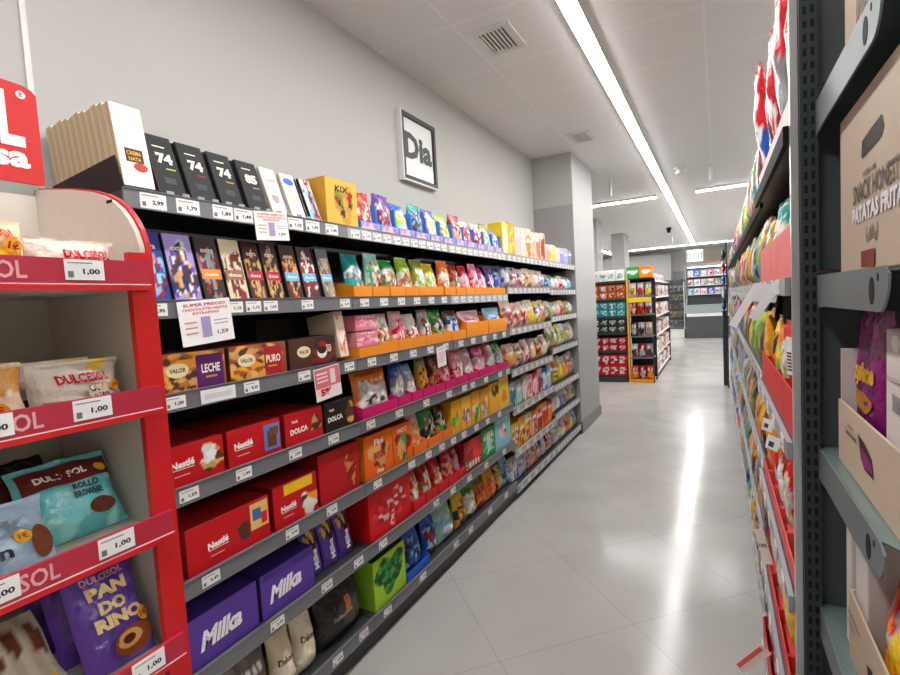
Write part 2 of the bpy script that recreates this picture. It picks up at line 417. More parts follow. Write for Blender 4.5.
def mk_tray(w, h, d, c, back=None, side=None, th=.003, sq=0, front=None):
    """open display tray; side walls slope from the tall back to the low front"""
    b = MB(); c = C(c); bk = back or h*1.6
    b.box(-d/2, d/2, -w/2, w/2, 0, th, c)
    b.box(d/2-th, d/2, -w/2, w/2, th, h, c)
    b.box(-d/2, -d/2+th, -w/2, w/2, th, bk, c)
    for y in (-w/2, w/2-th):
        q = [(-d/2+th, th), (d/2-th, th), (d/2-th, h), (d/2-.35*d, (h+bk)/2 if bk > h else h), (-d/2+th, bk)]
        if sq and (sq != 2 or y > 0): q = [(-d/2+th, th), (d/2-th, th), (d/2-th, h), (d/2-.022, h+.012), (d/2-.024, bk*.95), (-d/2+th, bk)]
        elif sq: q = [(-d/2+th, th), (d/2-th, th), (d/2-th, h), (-d/2+th, h)]
        b.prism(q, 'y', y, y+th, C(side) if side else c)
    if front is not None: b.grid(lambda U, V: flat_S(d)(-w/2+.002+(w-.004)*U, .001+(h-.002)*V), 12, 6, front)
    return b

# ---------------------------------------------------------------- shelving on the left
Z = [1.913, 1.605, 1.332, 1.050, .765, .475, .145]        # shelf plate tops, near and middle bays
Z3 = [1.913, 1.66, 1.34, 1.015, .715, .38, .10]
Z4 = [1.913, 1.64, 1.38, 1.07, .70, .42, .10]
XF, XB = -1.40, -1.855
def price_tag_mesh(price, w=.062, h=.036):
    b = MB(); b.box(0, .0016, -w/2, w/2, 0, h, C('f1f0ee')); S = lambda y, z: np.stack([np.full(np.shape(y), .0021), np.asarray(y, float), np.asarray(z, float)], 1)
    text(b, price, S, w*.16, h*.40, w*.44, h*.32, '26272b', bold=.035)
    patch(b, S, -w*.44, -w*.30, h*.12, h*.42, '777', 1); patch(b, S, -w*.44, w*.2, h*.80, h*.86, '888', 1)
    return b.mesh('price_tag', [CARD])
PT = {}
def ptag(price):
    if price not in PT: PT[price] = price_tag_mesh(price)
    return PT[price]
PRICES = ['1,95', '1,79', '1,99', '2,49', '1,35', '0,99', '2,19', '1,29', '3,05', '1,65']
def gondola(y0, y1, zs, label, tags, seed, prices=None, rail=None):
    t = empty('shelving_bay', (XF, (y0+y1)/2, 0)); tag(t, label, 'shelving', 'left shelving bays')
    hw = (y1-y0)/2; D = XB-XF
    one('back_panel', t, BACKM, lambda b: b.box(D, D+.012, -hw, hw, .02, 1.92))
    def up(b):
        b.box(D+.012, D+.045, -hw, -hw+.028, 0, 1.93)
        for k in range(30): b.box(D+.045, D+.0455, -hw+.006, -hw+.011, .1+k*.06, .13+k*.06); b.box(D+.045, D+.0455, -hw+.016, -hw+.021, .1+k*.06, .13+k*.06)
    one('upright', t, DARKM, up)
    one('plinth', t, DARKM, lambda b: b.box(D+.012, -.035, -hw, hw, 0, zs[6]-.03))
    rg = random.Random(seed)
    for i, z in enumerate(zs):
        def sh(b):
            b.box(D+.046, -.014, -hw+.002, hw-.002, z-.024, z)
            for s in (-1, 1):
                y = s*(hw-.006); b.prism([(D+.046, z-.024), (-.03, z-.024), (-.03, z-.034), (D+.046, z-.085)], 'y', y-.002, y+.002, (0, 0, 0))
        s = one('shelf', t, DARKM, sh)
        one('price_rail', s, (rail or [RAILM]*7)[i], lambda b: (b.box(-.013, -.004, -hw+.002, hw-.002, z-.044, z+.006), b.box(-.013, .0005, -hw+.002, hw-.002, z+.006, z+.0085), b.box(-.013, .0005, -hw+.002, hw-.002, z-.0465, z-.044)))
        for k_, y in enumerate(tags[i]):
            q_ = link('price_tag', ptag(prices[i][k_] if prices else rg.choice(PRICES)), s, (-.0035, y-(y0+y1)/2, z-.038 if i else z-.042)); q_.scale = (1, 1.2, 1.18) if prices and i == 0 else (1, 1, 1)
    return t
def spread(a, b_, n, j=.0): return [a+(b_-a)*(k+.5)/n for k in range(n)]
T1 = [[.86, .965, 1.085, 1.165, 1.40, 1.49, 1.60], [.84, 1.10, 1.175, 1.25, 1.43, 1.65], [.87, 1.14, 1.385, 1.65], [.885, 1.08, 1.31, 1.52], [.93, 1.265, 1.48], [.83, 1.165, 1.42, 1.62], [1.45, 1.62]]
P1 = [['2,99', '1,79', '1,89', '1,49', '1,35', '1,99', '1,45'], ['1,95', '1,15', '1,15', '1,50', '2,19', '2,19'], ['1,30', '4,35', '4,89', '3,45'], ['1,59', '1,99', '3,49', '1,99'], ['3,49', '3,99', '3,99'], ['1,29', '3,49', '3,29', '3,25'], ['2,49', '2,29']]
LITRAIL = mat('lit_price_rail', (.42, .43, .45), .35)  # same grey rail, with the light it catches painted in as a paler colour
gondola(.78, 1.70, Z, 'nearest left shelving bay holding chocolate, right of the red display', T1, 1, P1)
T2 = [spread(1.71, 2.60, 11), spread(1.71, 2.60, 6), spread(1.72, 2.6, 5), [1.77, 2.0, 2.26, 2.52], [1.79, 2.08, 2.25, 2.40, 2.54], [1.80, 2.3, 2.50], [1.80, 2.12, 2.5]]
gondola(1.70, 2.61, Z, 'left shelving bay of sweets, second from the red display', T2, 2, rail=[LITRAIL]+[RAILM]*6)
T3 = [spread(2.62, 3.52, 11), spread(2.62, 3.52, 9), spread(2.62, 3.5, 5), [2.72, 2.84, 3.05, 3.3, 3.45], [2.68, 2.86, 3.04, 3.25], [2.72, 2.98, 3.3], [2.7, 3.0, 3.3]]
gondola(2.61, 3.53, Z, 'left shelving bay of sweets, third from the red display', T3, 3, rail=[LITRAIL, LITRAIL]+[RAILM]*5)
T4 = [spread(3.54, 4.61, 10)]*2+[spread(3.54, 4.6, 8)]*2+[spread(3.54, 4.6, 6)]*3
gondola(3.53, 4.62, Z3, 'left shelving bay of biscuits, last but one before the column', T4, 4, rail=[LITRAIL]*7)
gondola(4.62, 5.58, Z4, 'left shelving bay of biscuits against the white column', [spread(4.63, 5.57, 9)]*7, 5, rail=[LITRAIL]*7)

SHN = ['top', 'second', 'third', 'fourth', 'fifth', 'sixth', 'bottom']
CNT = [0]
def place(me_mats, name, cat, label, loc, rz=0, group=None, smooth=False):
    b, mats = me_mats
    me = b if not isinstance(b, MB) else b.mesh(name, mats, smooth)
    o = link(name, me, None, loc, rz); tag(o, label, cat, group); return o
def item_mesh(kind, w, h, d, base, acc, seed, kw):
    lo = kw.get('lo', 0); res = kw.get('res', 9 if lo else 26)
    deco = kw.get('deco'); lean = kw.get('lean', 0)
    tx = kw.get('tx')
    if tx and not deco:
        def deco(b, S):
            for (t_, cu, cv, wd, ht, c_) in tx: text(b, t_, S, cu*w, cv*h, wd*w, ht*h, c_, bold=.03, slant=kw.get('slant', 0))
    pk = dict(blob=kw.get('blob', (.5, .36, .42, .30)), band=kw.get('band', (.66, .86)), bandc=kw.get('bandc', 'white'), K=kw.get('K', 34))
    if kind in ('box', 'bar'):
        return mk_box(w, h, d, base, art(base, acc, seed, **pk), side=kw.get('side'), top=kw.get('top'), deco=deco, res=res, lean=lean), [CARD]
    if kind == 'bag':
        return mk_bag(w, h, d, base, art(base, acc, seed, **pk), seed, 8 if lo else 18, 10 if lo else 24, deco=deco, lean=lean), [FILM]
PARTS = {}
NAMES = {'box': 'carton', 'bar': 'chocolate_bar', 'bag': 'sweet_bag'}
def row(bay, shelf, z, items, x=-1.425, side='left', dirn=1, cut=4, rz=0, fmt=None):
    """items: (y0, y1, h, depth, kind, short, base, accents, options); dirn=+1 faces +X"""
    n = len(items)
    for i, (y0, y1, h, d, kind, short, base, acc, *kw) in enumerate(items):
        kw = kw[0] if kw else {}; CNT[0] += 1
        w = (y1-y0)-.004
        nm = kw.get('name', NAMES[kind])
        key = lambda q: ' '.join(q[5].split()[:3])
        p = key(items[i-1]) if i else None; q = key(items[i+1]) if i < n-1 else None
        label = nb_label(short, f'{bay} {SHN[shelf]}', p, q, '')
        dd = d
        zz = z+kw.get('dz', 0)+.0006
        me = item_mesh(kind, w, h, d, base, acc, CNT[0], kw)
        dep = h*math.sin(R(kw.get('lean', 0)))
        me_ = me[0].mesh(nm, me[1], kind == 'bag')
        rep = kw.get('rep', 1); g = kw.get('group') or (f'{short} facings on {bay} {SHN[shelf]} shelf' if rep > 1 else None)
        for k in range(rep):
            o = link(nm, me_, None, (x-dirn*(dd/2+k*(dd+.004)+kw.get('back', 0)), (y0+y1)/2, zz), 0 if dirn > 0 else math.pi)
            lb = label if k == 0 else fit(f'{short}, copy standing behind its front twin on {bay} {SHN[shelf]} shelf', f'{short}, behind its front twin on {bay} {SHN[shelf]} shelf', f'{short} behind its twin, {bay} {SHN[shelf]} shelf')
            tag(o, lb, kw.get('cat', {'box': 'box', 'bar': 'chocolate bar', 'bag': 'bag'}[kind]), g)
        if kw.get('tray'):
            tc = kw['tray']; th = kw.get('th', .06)
    return
def tray(y0, y1, z, h, d, c, label, x=-1.415, back=None, dirn=1, side=None, front=None, deco=None, sq=0):
    b = mk_tray(y1-y0-.004, h, d, c, back, side, front=front, sq=sq)
    if deco: deco(b, flat_S(d, .001))
    o = link('display_tray', b.mesh('display_tray', [CARD]), None, (x-dirn*d/2, (y0+y1)/2, z+.0006), 0 if dirn > 0 else math.pi)
    tag(o, label, 'display tray'); return o

# ---- near bay
def num(t, extra):
    def d(b, S, w=.085, h=.2):
        text(b, t, S, .004, .135, .05, .036, 'f2ead8', bold=.05)
        patch(b, S, -.024, .014, .172, .176, 'e8e0cc', 2); patch(b, S, .0, .03, .098, .102, extra, 2); patch(b, S, -.015, .02, .05, .07, '3a3b40', 2)
    return d
def d_stache(b, S):
    text(b, 'creme', S, 0, .15, .045, .014, 'b08a8a'); ell(b, S, -.002, .075, .017, .02, 'a89a96'); ell(b, S, 0, .11, .03, .022, 'f0c8d0')
def d_blue(b, S):
    ell(b, S, .0, .165, .026, .016, '3a62c0'); ell(b, S, .0, .10, .032, .022, 'd9c9b6'); patch(b, S, -.03, .03, .02, .045, 'c8d4ea', 2)
def d_gold(b, S):
    for x_, c_ in ((.013, 'c8a040'), (-.013, 'e0c884'), (.004, 'b89a80')): b.box(x_-.0012, x_+.0012, -.0448, -.0441, .004, .251, C(c_))
    patch(b, S, -.025, .025, .085, .125, '5a2f1c', 2); text(b, 'CREMA', S, 0, .112, .04, .012, 'e8b84a'); text(b, 'NATA', S, 0, .095, .034, .011, 'e8b84a')
    ell(b, S, .012, .072, .02, .013, 'b8463a')
# cartons standing one behind another in a plum tray
cw = item_mesh('bar', .088, .255, .030, 'efeeea', [], 1, dict(deco=d_gold, band=None, side='cdb9a4', lean=10))
cwm = cw[0].mesh('chocolate_box', cw[1])
for k in range(11):
    o = link('chocolate_box', cwm, None, (-1.4505-k*.0324, .848, Z[0]+.0042+(k*7 % 3)*.0035))
    if k == 0: tag(o, 'white gift carton with gold lettering, front one on the top shelf', 'box', 'white chocolate cartons on the top shelf')
    else: tag(o, f'white gilt-edged carton, {["second", "third", "fourth", "fifth", "sixth", "seventh", "eighth", "ninth", "tenth", "eleventh"][k-1]} back in the row on the near top shelf', 'box', 'white chocolate cartons on the top shelf')
tr = MB(); tr.box(-.18, .20, -.052, .052, 0, .003, C('2a1015'))
for y in (-.052, .049): tr.prism([(-.18, .003), (.2, .003), (.2, .02), (.17, .105), (-.18, .075)], 'y', y, y+.003, C('2c0f18'))
tr.box(.197, .20, -.049, .049, .003, .02, C('301018')); 0
tag(link('display_tray', tr.mesh('display_tray', [CARD]), None, (-1.6285, .848, Z[0]+.0005)), 'dark plum display tray holding the row of white gift cartons', 'display tray')
BARS = [(.892, .99, 'black 74 percent bar with lime line', '17181a', num('74', 'lime'), 1), (.993, 1.095, 'black 74 percent bar with red line', '17181a', num('74', 'crimson'), 1), (1.10, 1.20, 'black 74 percent bar with gold line', '18191b', num('74', 'gold'), 1), (1.21, 1.31, 'black 85 percent bar', '151618', num('85', 'grey'), 1),
        (1.315, 1.40, 'pink and white bar', 'ece0dc', d_stache, 0), (1.41, 1.495, 'white bar with blue crest', 'e9ebee', d_blue, 0), (1.51, 1.585, 'dark red and white bar', 'd8cfcc', None, 0)]
for i, (a, c_, s, bc, dc, blk) in enumerate(BARS):
    me = item_mesh('bar', c_-a-.012, .215-.003*i, .013, bc, [] if dc else ['crimson', 'sky', 'white', 'crimson'], 40+i, dict(deco=dc, band=None if dc else (.7, .9), blob=(.5, .45, .5, .5), side='17181a' if blk or i == 6 else 'c9bdb4', lean=19))
    mm = me[0].mesh('chocolate_bar', me[1])
    for k in range(3):
        o = link('chocolate_bar', mm, None, (-1.4395-k*.0185, (a+c_)/2+.006, Z[0]+.0003))
        tag(o, s+(' at the front on the near top shelf' if k == 0 else [', second in its stack on the near top shelf', ', last in its stack on the near top shelf'][k-1]), 'chocolate bar', s+'s')
for i, (a, c_) in enumerate([(.89, 1.20), (1.205, 1.60)]):
    b = MB(); n = int((c_-a)/.05)
    b.box(-.004, 0, 0, c_-a, 0, .006, (.01, .01, .01))
    for k in range(n): y = .02+k*.05; b.box(-.0035, -.0005, y, y+.022, .006, .020, (.35, .35, .34))
    tag(link('shelf_stop', b.mesh('shelf_stop', [BLACKP if 0 else CARD]), None, (-1.414, a, Z[0]+.0095 if 0 else Z[0]+.0005)), ['low black stop rail before the black bars on the top shelf', 'low black stop rail before the pale bars on the top shelf'][i], 'rail')
def kit(b, S):
    patch(b, S, -.05, .05, .03, .17, 'c9962c', 6); text(b, 'MIX', S, -.0, .14, .06, .03, '2a1a10', bold=.05)
N1 = [(.82, .905, 'navy and blue chocolate bar', '2a3c8c', ['navy', 'sky', 'crimson', 'blue'], 'f'), (.91, 1.005, 'lilac cookie chocolate bar', 'a393d0', ['navy', 'white', 'tan', 'violet', 'brown'], 0),
      (1.012, 1.095, 'dark fruit bar with orange band', '3a2a2a', ['chocolate', 'crimson', 'grey'], 'e08a3c'), (1.10, 1.185, 'cream almond chocolate bar', 'd9cca6', ['brown', 'cream', 'crimson'], '9a6a50'),
      (1.19, 1.265, 'brown nut bar with red label', '4a2820', ['chocolate', 'tan', 'brown'], 'b8203a'), (1.27, 1.345, 'cocoa bar with red foil label', '3f231d', ['chocolate', 'tan'], 'c41f34'),
      (1.36, 1.44, 'cocoa bar with pale blue label', '43251f', ['chocolate', 'crimson', 'tan'], '6db0dc'), (1.45, 1.535, 'mahogany bar with pale blue label', '4a2622', ['brown', 'crimson', 'white'], '74b6e0'), (1.555, 1.63, 'slate almond bar with blue label', '6b6c76', ['grey', 'brown', 'tan'], '7fb4dc')]
def band_d(c_, w, h):
    def d(b, S):
        if c_: patch(b, S, -w*.42, w*.42, h*.34, h*.50, c_, 3); text(b, 'choco', S, 0, h*.42, w*.6, h*.06, 'f4eee0')
        text(b, 'extra', S, 0, h*.80, w*.55, h*.07, 'e9dccb')
    return d
row('near', 1, Z[1], [(a, c_, .215, .014, 'bar', s, bc, ac, dict(deco=band_d(bl if bl and bl != 'f' else None, c_-a, .21), band=None, blob=(.5, .42, .5, .42), lean=12, K=110, res=34, side='2a2226', rep=2)) for a, c_, s, bc, ac, bl in N1])
def valor(word, c2):
    def d(b, S):
        w, h = .2, .115
        ell(b, S, -.055, h*.6, .036, .022, 'e9d9b0', 28); text(b, 'VALOR', S, -.055, h*.6, .052, .014, '3a2416', bold=.03)
        if word == 'TAZA':
            ell(b, S, .045, h*.5, .028, .024, 'f2ede4'); ell(b, S, .045, h*.58, .025, .015, '2a1410')
            text(b, word, S, .085, h*.62, .03, .03, 'f4e6d0', bold=.03)
        else:
            patch(b, S, .005 if word == 'LECHE' else .02, .10, .006, h*.94, c2, 8); text(b, word, S, .055 if word == 'LECHE' else .06, h*.56, .065, .028, 'f4ead6', bold=.03); patch(b, S, .035, .075, h*.30, h*.35, 'c9962c', 2)
    return d
row('near', 2, Z[2], [(.84, 1.065, .122, .17, 'box', 'purple hazelnut box reading LECHE', '9a5b34', ['tan', 'brown', 'amber', 'b06a36'], dict(deco=valor('LECHE', '5c2168'), band=None, blob=(.3, .5, .7, .6), K=90, top='5b3a50', side='6a3a2a', rep=2)),
    (1.075, 1.325, .122, .17, 'box', 'red hazelnut box reading PURO', '8f4a2a', ['tan', 'brown', 'a85a30', 'amber'], dict(deco=valor('PURO', 'a81824'), band=None, blob=(.3, .5, .7, .6), K=90, top='6a1c1c', side='6a3a2a', rep=2)),
    (1.335, 1.60, .122, .17, 'box', 'brown drinking chocolate box reading TAZA', '4a2a20', ['crimson', 'chocolate', '6a2a22'], dict(deco=valor('TAZA', '4a2a20'), band=None, blob=(.8, .5, .35, .6), K=50, top='3a201a', side='3a201a'))])
for k in range(14):
    me = PARTS.setdefault('thin', item_mesh('bar', .012, .20, .15, '3a3430', [], 77, dict(band=None, side='2c2826', top='6a5040'))[0].mesh('chocolate_bar', [CARD]))
    o = link('chocolate_bar', me, None, (-1.70, 1.37+k*.0145, Z[2]+.0006)); tag(o, f'thin dark bar filed upright behind the TAZA box, {["first", "second", "third", "fourth", "fifth", "sixth", "seventh", "eighth", "ninth", "tenth", "eleventh", "twelfth", "thirteenth", "last"][k]} from the left', 'chocolate bar', 'thin dark bars behind the drinking chocolate box')
row('near', 2, Z[2], [(1.625, 1.685, .20, .16, 'box', 'narrow cream and pink carton', 'f0d8c0', ['orange', 'rose', 'white'], dict(band=(.8, .95), bandc='e0605a', lean=8))])
def nes(x_, pic=None, word='Nestle', w=.2, yel=0, cc=None):
    def d(b, S):
        t_ = 'Nestlé' if word == 'Nestle' else word
        text(b, t_, S, x_, .07 if word == 'Nestle' else .055, .075 if word == 'Nestle' else .09, .022, 'f6f0ea', bold=.05, rise=.04)
        if word == 'Nestle': patch(b, S, x_-.036, x_+.036, .054, .056, 'f6f0ea', 2); patch(b, S, x_-.03, x_+.02, .034, .037, 'e8b8b0', 2)
        else: text(b, 'Nestlé', S, x_-.02, .092, .03, .012, 'f6f0ea', bold=.03)
        for k, (a, c_, e, g_, cc_) in enumerate(pic or []): patch(b, S, a, c_, e, g_, cc_, 3)
    return d
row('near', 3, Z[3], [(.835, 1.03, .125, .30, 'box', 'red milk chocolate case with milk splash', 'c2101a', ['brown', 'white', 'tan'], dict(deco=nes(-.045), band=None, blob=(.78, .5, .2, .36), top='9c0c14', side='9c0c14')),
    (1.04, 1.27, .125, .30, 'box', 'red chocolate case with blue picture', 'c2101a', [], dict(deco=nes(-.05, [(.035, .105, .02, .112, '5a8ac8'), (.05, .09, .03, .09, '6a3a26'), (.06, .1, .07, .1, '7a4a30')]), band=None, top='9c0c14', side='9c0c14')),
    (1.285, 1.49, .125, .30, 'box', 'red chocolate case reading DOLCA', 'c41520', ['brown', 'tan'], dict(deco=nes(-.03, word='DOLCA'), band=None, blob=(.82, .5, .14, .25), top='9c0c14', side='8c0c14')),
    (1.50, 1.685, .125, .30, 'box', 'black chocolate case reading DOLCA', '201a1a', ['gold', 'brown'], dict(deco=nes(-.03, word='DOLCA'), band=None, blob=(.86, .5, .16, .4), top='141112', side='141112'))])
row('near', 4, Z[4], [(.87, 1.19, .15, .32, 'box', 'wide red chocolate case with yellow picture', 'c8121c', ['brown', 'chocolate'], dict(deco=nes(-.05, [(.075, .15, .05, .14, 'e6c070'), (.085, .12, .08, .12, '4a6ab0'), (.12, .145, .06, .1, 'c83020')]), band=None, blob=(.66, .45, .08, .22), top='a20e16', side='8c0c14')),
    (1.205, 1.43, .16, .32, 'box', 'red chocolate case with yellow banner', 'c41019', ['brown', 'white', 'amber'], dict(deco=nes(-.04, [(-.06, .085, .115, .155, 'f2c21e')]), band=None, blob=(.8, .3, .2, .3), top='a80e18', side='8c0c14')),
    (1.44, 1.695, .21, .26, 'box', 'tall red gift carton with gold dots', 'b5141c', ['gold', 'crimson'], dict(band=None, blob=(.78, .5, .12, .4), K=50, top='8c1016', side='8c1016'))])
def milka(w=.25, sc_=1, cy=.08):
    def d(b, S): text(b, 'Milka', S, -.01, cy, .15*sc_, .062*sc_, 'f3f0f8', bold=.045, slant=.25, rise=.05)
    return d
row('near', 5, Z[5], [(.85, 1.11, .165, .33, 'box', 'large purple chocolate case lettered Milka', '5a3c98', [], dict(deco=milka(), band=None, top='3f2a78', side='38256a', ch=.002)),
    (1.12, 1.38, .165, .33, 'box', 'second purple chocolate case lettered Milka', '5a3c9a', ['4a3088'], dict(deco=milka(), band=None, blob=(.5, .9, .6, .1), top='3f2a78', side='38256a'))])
def milkb(b, S): text(b, 'Milka', S, 0, .10, .12, .032, 'f3f0f8', bold=.05, tall=True)
for k in range(3):
    me = item_mesh('bag', .09, .195, .05, '5e3ea0', ['brown', 'tan', 'chocolate'], 60, dict(deco=lambda b, S: text(b, 'Milka', S, 0, .075, .026, .085, 'f3f0f8', bold=.04, tall=True), band=None, blob=(.55, .8, .4, .2), lean=10))
    o = link('sweet_bag', me[0].mesh('sweet_bag', me[1], True), None, (-1.47, 1.425+.097*k, Z[5])); tag(o, ['upright purple hazelnut bag lettered Milka, nearest of three', 'upright purple hazelnut bag lettered Milka, middle of three', 'upright purple hazelnut bag lettered Milka, farthest of three'][k], 'bag', 'purple hazelnut bags')
row('near', 6, Z[6], [(.80, 1.0, .20, .09, 'bag', 'dark brown cocoa pouch', '3a2823', ['brown', 'tan'], dict(lean=6)), (1.0, 1.16, .22, .09, 'bag', 'taupe biscuit pouch', '6a5a54', ['tan', 'brown'], dict(lean=6)), (1.17, 1.28, .22, .09, 'bag', 'beige pouch with brown script', 'cfc0a0', ['cream'], dict(tx=[('Deluxe', 0, .55, .7, .12, '5a3a20')], band=None, lean=6)),
    (1.285, 1.39, .25, .09, 'bag', 'ivory pouch with brown script', 'd9ceb6', ['cream'], dict(tx=[('Deluxe', 0, .55, .7, .12, '5a3a20')], band=None, lean=6)), (1.41, 1.69, .27, .12, 'bag', 'big black sweets pouch with amber flash', '1d1a1a', ['charcoal', '3a2f2a', '241e1e'], dict(band=None, lean=4, deco=lambda b, S: (patch(b, S, .0, .035, .10, .18, 'a8642a', 3), text(b, 'Selection', S, -.02, .11, .12, .02, '8c8478'))))])

# ---- middle bays
row('middle', 0, Z[0], [(1.600, 1.808, .205, .16, 'box', 'yellow chocolate carton with colourful print', 'e0b448', ['chocolate', 'amber', 'crimson', 'gold', 'olive'], dict(band=None, blob=(.56, .52, .3, .38), K=60, side='d09a30', top='e0b040', tx=[('KIX', .0, .80, .42, .13, '2a1a10')]))])
A2 = [(1.815, 'red', ['crimson', 'white', 'orange']), (1.971, 'purple', ['crimson', 'orange', 'mint', 'violet']), (2.127, 'blue', ['white', 'yellow', 'lime', 'sky']), (2.283, 'teal', ['brown', 'sky', 'navy']), (2.439, 'blue', ['white', 'rose', 'yellow']),
      (2.595, 'lime', ['white', 'olive', 'yellow']), (2.751, 'crimson', ['brown', 'rose', 'tan']), (2.907, 'rose', ['red', 'white', 'crimson']), (3.063, 'silver', ['red', 'white', 'crimson']), (3.219, 'olive', ['grey', 'lime', 'white']), (3.375, 'grey', ['white', 'sky', 'violet'])]
def trayrow(bay, shelf, z, lst, wd, h, d, tcol, tname, th=.08, noun='sweet bag', tb=None, x=-1.42, side=None, fr=None, dirn=1, lo=0, lean=6, kwx=None, sq=0):
    n = len(lst)
    for i, e in enumerate(lst):
        y, base, acc = e[:3]; nm = e[3] if len(e) > 3 else base
        wi = e[4] if len(e) > 4 else wd
        p = (lst[i-1][3] if len(lst[i-1]) > 3 else lst[i-1][1]) if i else None; q = (lst[i+1][3] if len(lst[i+1]) > 3 else lst[i+1][1]) if i < n-1 else None
        CNT[0] += 1; wh = f'{bay} {SHN[shelf]}'
        if tcol:
            tray(y, y+wi, z, th, d+.06, tcol, nb_label(f'{tname} tray under {nm} bag', wh, p, q), x=x, back=tb or th*1.5, side=side, front=fr, dirn=dirn, sq=(sq if sq != 2 or i == 0 else 0)) if not (sq == 2 and i) else tray(y, y+wi, z, th, d+.06, tcol, nb_label(f'{tname} tray under {nm} bag', wh, p, q), x=x, back=th, side=side, dirn=dirn)
        k_ = dict(lo=lo, lean=lean+3*math.sin(i*1.7+y*5), band=(.70, .84), blob=(.5, .36, .52, .38), K=90, bandc=acc[-1]); k_.update(kwx or {})
        me = item_mesh('bag', wi-(.022 if tcol else .012), h*(1.04+.06*math.sin(i*2.3)), d, base, acc, CNT[0], k_)
        o = link('sweet_bag', me[0].mesh('sweet_bag', me[1], True), None, (x-dirn*(d/2+(.012 if bay != 'right near' else .024)), y+wi/2, z+(.0042 if tcol else .0002)), (0 if dirn > 0 else math.pi)+(.05 if wi > .13 else .025)*math.sin(i*4.1+y*9))
        tag(o, nb_label(f'{nm} {noun}', wh, p, q), 'bag')
trayrow('middle', 0, Z[0], A2, .155, .185, .07, '4a80dc', 'blue', th=.045, tb=.145, sq=1, fr=art('8f9fe0', ['rose', 'lilac', 'lilac'], 5, (.5, .5, .45, .4), None), kwx=dict(band=None, blob=(.5, .45, .5, .42)))
B2 = [(1.735, 'teal', ['white', 'grey', 'teal'], 'teal liquorice'), (1.875, 'mint', ['green', 'white', 'olive', 'crimson'], 'mint green'), (2.015, 'green', ['olive', 'crimson', 'white'], 'dark green'), (2.15, 'lime', ['white', 'red', 'olive'], 'lime striped'), (2.285, 'olive', ['white', 'cream', 'lime'], 'olive and white'),
      (2.42, 'yellow', ['cream', 'white', 'lime'], 'yellow'), (2.575, 'orange', ['white', 'chocolate', 'amber'], 'orange'), (2.72, 'crimson', ['brown', 'white', 'tan'], 'crimson'), (2.86, 'red', ['rose', 'white', 'pink'], 'red'), (2.995, 'pink', ['white', 'red', 'rose'], 'pink'),
      (3.13, 'magenta', ['rose', 'white', 'pink'], 'magenta'), (3.265, 'purple', ['lilac', 'white', 'navy'], 'purple'), (3.395, 'navy', ['blue', 'violet', 'sky'], 'navy')]
trayrow('middle', 1, Z[1], B2, .135, .195, .075, 'f0931c', 'orange card', th=.055)
# third shelf
for k, zz in enumerate((0, .075)):
    row('middle', 2, Z[2], [(1.735, 1.90, .07, .2, 'box', ['pink nougat slab box with white rim, lower of two', 'pink nougat slab box with white rim, upper of two'][k], 'd8808a', ['pink', 'rose'], dict(dz=.0+zz+.05, band=(.84, .99), bandc='efe6e0', top='e8dcd4', blob=(.5, .4, .6, .3)))])
tray(1.735, 1.905, Z[2], .05, .23, 'f0931c', 'orange card tray under the pink nougat slab boxes', back=.05)
C2 = [(1.905, 'white', ['cream', 'tan', 'orange', 'brown', 'white'], 'clear marshmallow', .15), (2.055, 'rose', ['pink', 'white', 'red'], 'pale pink heart', .14), (2.195, 'white', ['crimson', 'rose', 'white'], 'white cola', .13), (2.325, 'silver', ['crimson', 'white', 'brown'], 'silver and crimson', .13), (2.455, 'green', ['black', 'teal', 'white', 'olive'], 'dark green leaf', .17), (2.63, 'brown', ['blue', 'white', 'chocolate', 'sky'], 'brown and blue', .19)]
trayrow('middle', 2, Z[2], C2, .15, .185, .08, 'f0931c', 'orange card', th=.06)
trayrow('middle', 2, Z[2], [(2.83, 'rose', ['pink', 'white', 'rose'], 'rose jelly', .34), (3.18, 'sky', ['white', 'blue', 'sky'], 'sky blue dolphin', .34)], .34, .165, .08, 'f0931c', 'tall orange', th=.10, tb=.16)
D2 = [(1.737, 'orange', ['silver', 'charcoal', 'white', 'silver', 'white', 'skin'], 'orange topped eyeball', .285), (2.025, 'blue', ['silver', 'white', 'grey'], 'blue and silver', .12), (2.15, 'sky', ['rose', 'silver', 'white'], 'pale tongue', .11),
      (2.265, 'olive', ['gold', 'brown', 'amber'], 'olive and gold', .13), (2.40, 'brown', ['crimson', 'gold', 'red'], 'brown strawberry', .11), (2.515, 'crimson', ['red', 'rose', 'pink'], 'crimson berry', .14), (2.66, 'pink', ['red', 'rose', 'white'], 'bright pink', .16), (2.83, 'rose', ['pink', 'mint', 'white'], 'pale rose', .15), (2.985, 'magenta', ['rose', 'mint', 'pink'], 'magenta', .19), (3.18, 'pink', ['mint', 'rose', 'silver'], 'pink and mint', .16), (3.345, 'green', ['silver', 'grey', 'mint'], 'clear green', .17)]
trayrow('middle', 3, Z[3], D2, .15, .20, .075, 'd0196c', 'magenta card', th=.055)
def frut(b, S):
    text(b, 'Fini', S, 0, .165, .07, .028, 'f8f0e0', bold=.04); text(b, 'BOOM', S, 0, .10, .085, .035, 'c8281c', bold=.05); text(b, 'Fini', S, 0, .025, .05, .02, 'f8f0e0', bold=.04)
row('middle', 4, Z[4], [(1.735, 1.955, .205, .2, 'box', 'orange sweets carton with red lettering', 'ee6a10', ['orange', 'tan', 'crimson'], dict(deco=frut, band=None, blob=(.5, .5, .36, .3), side='f07c18', top='d05810')), (1.96, 2.13, .20, .2, 'box', 'orange sweets carton with toffee picture', 'ec6612', ['tan', 'green', 'crimson', 'brown'], dict(tx=[('HOT', 0, .84, .5, .12, 'f8f0e0')], band=None, blob=(.5, .45, .4, .35), side='f07c18', top='c83a10'))])
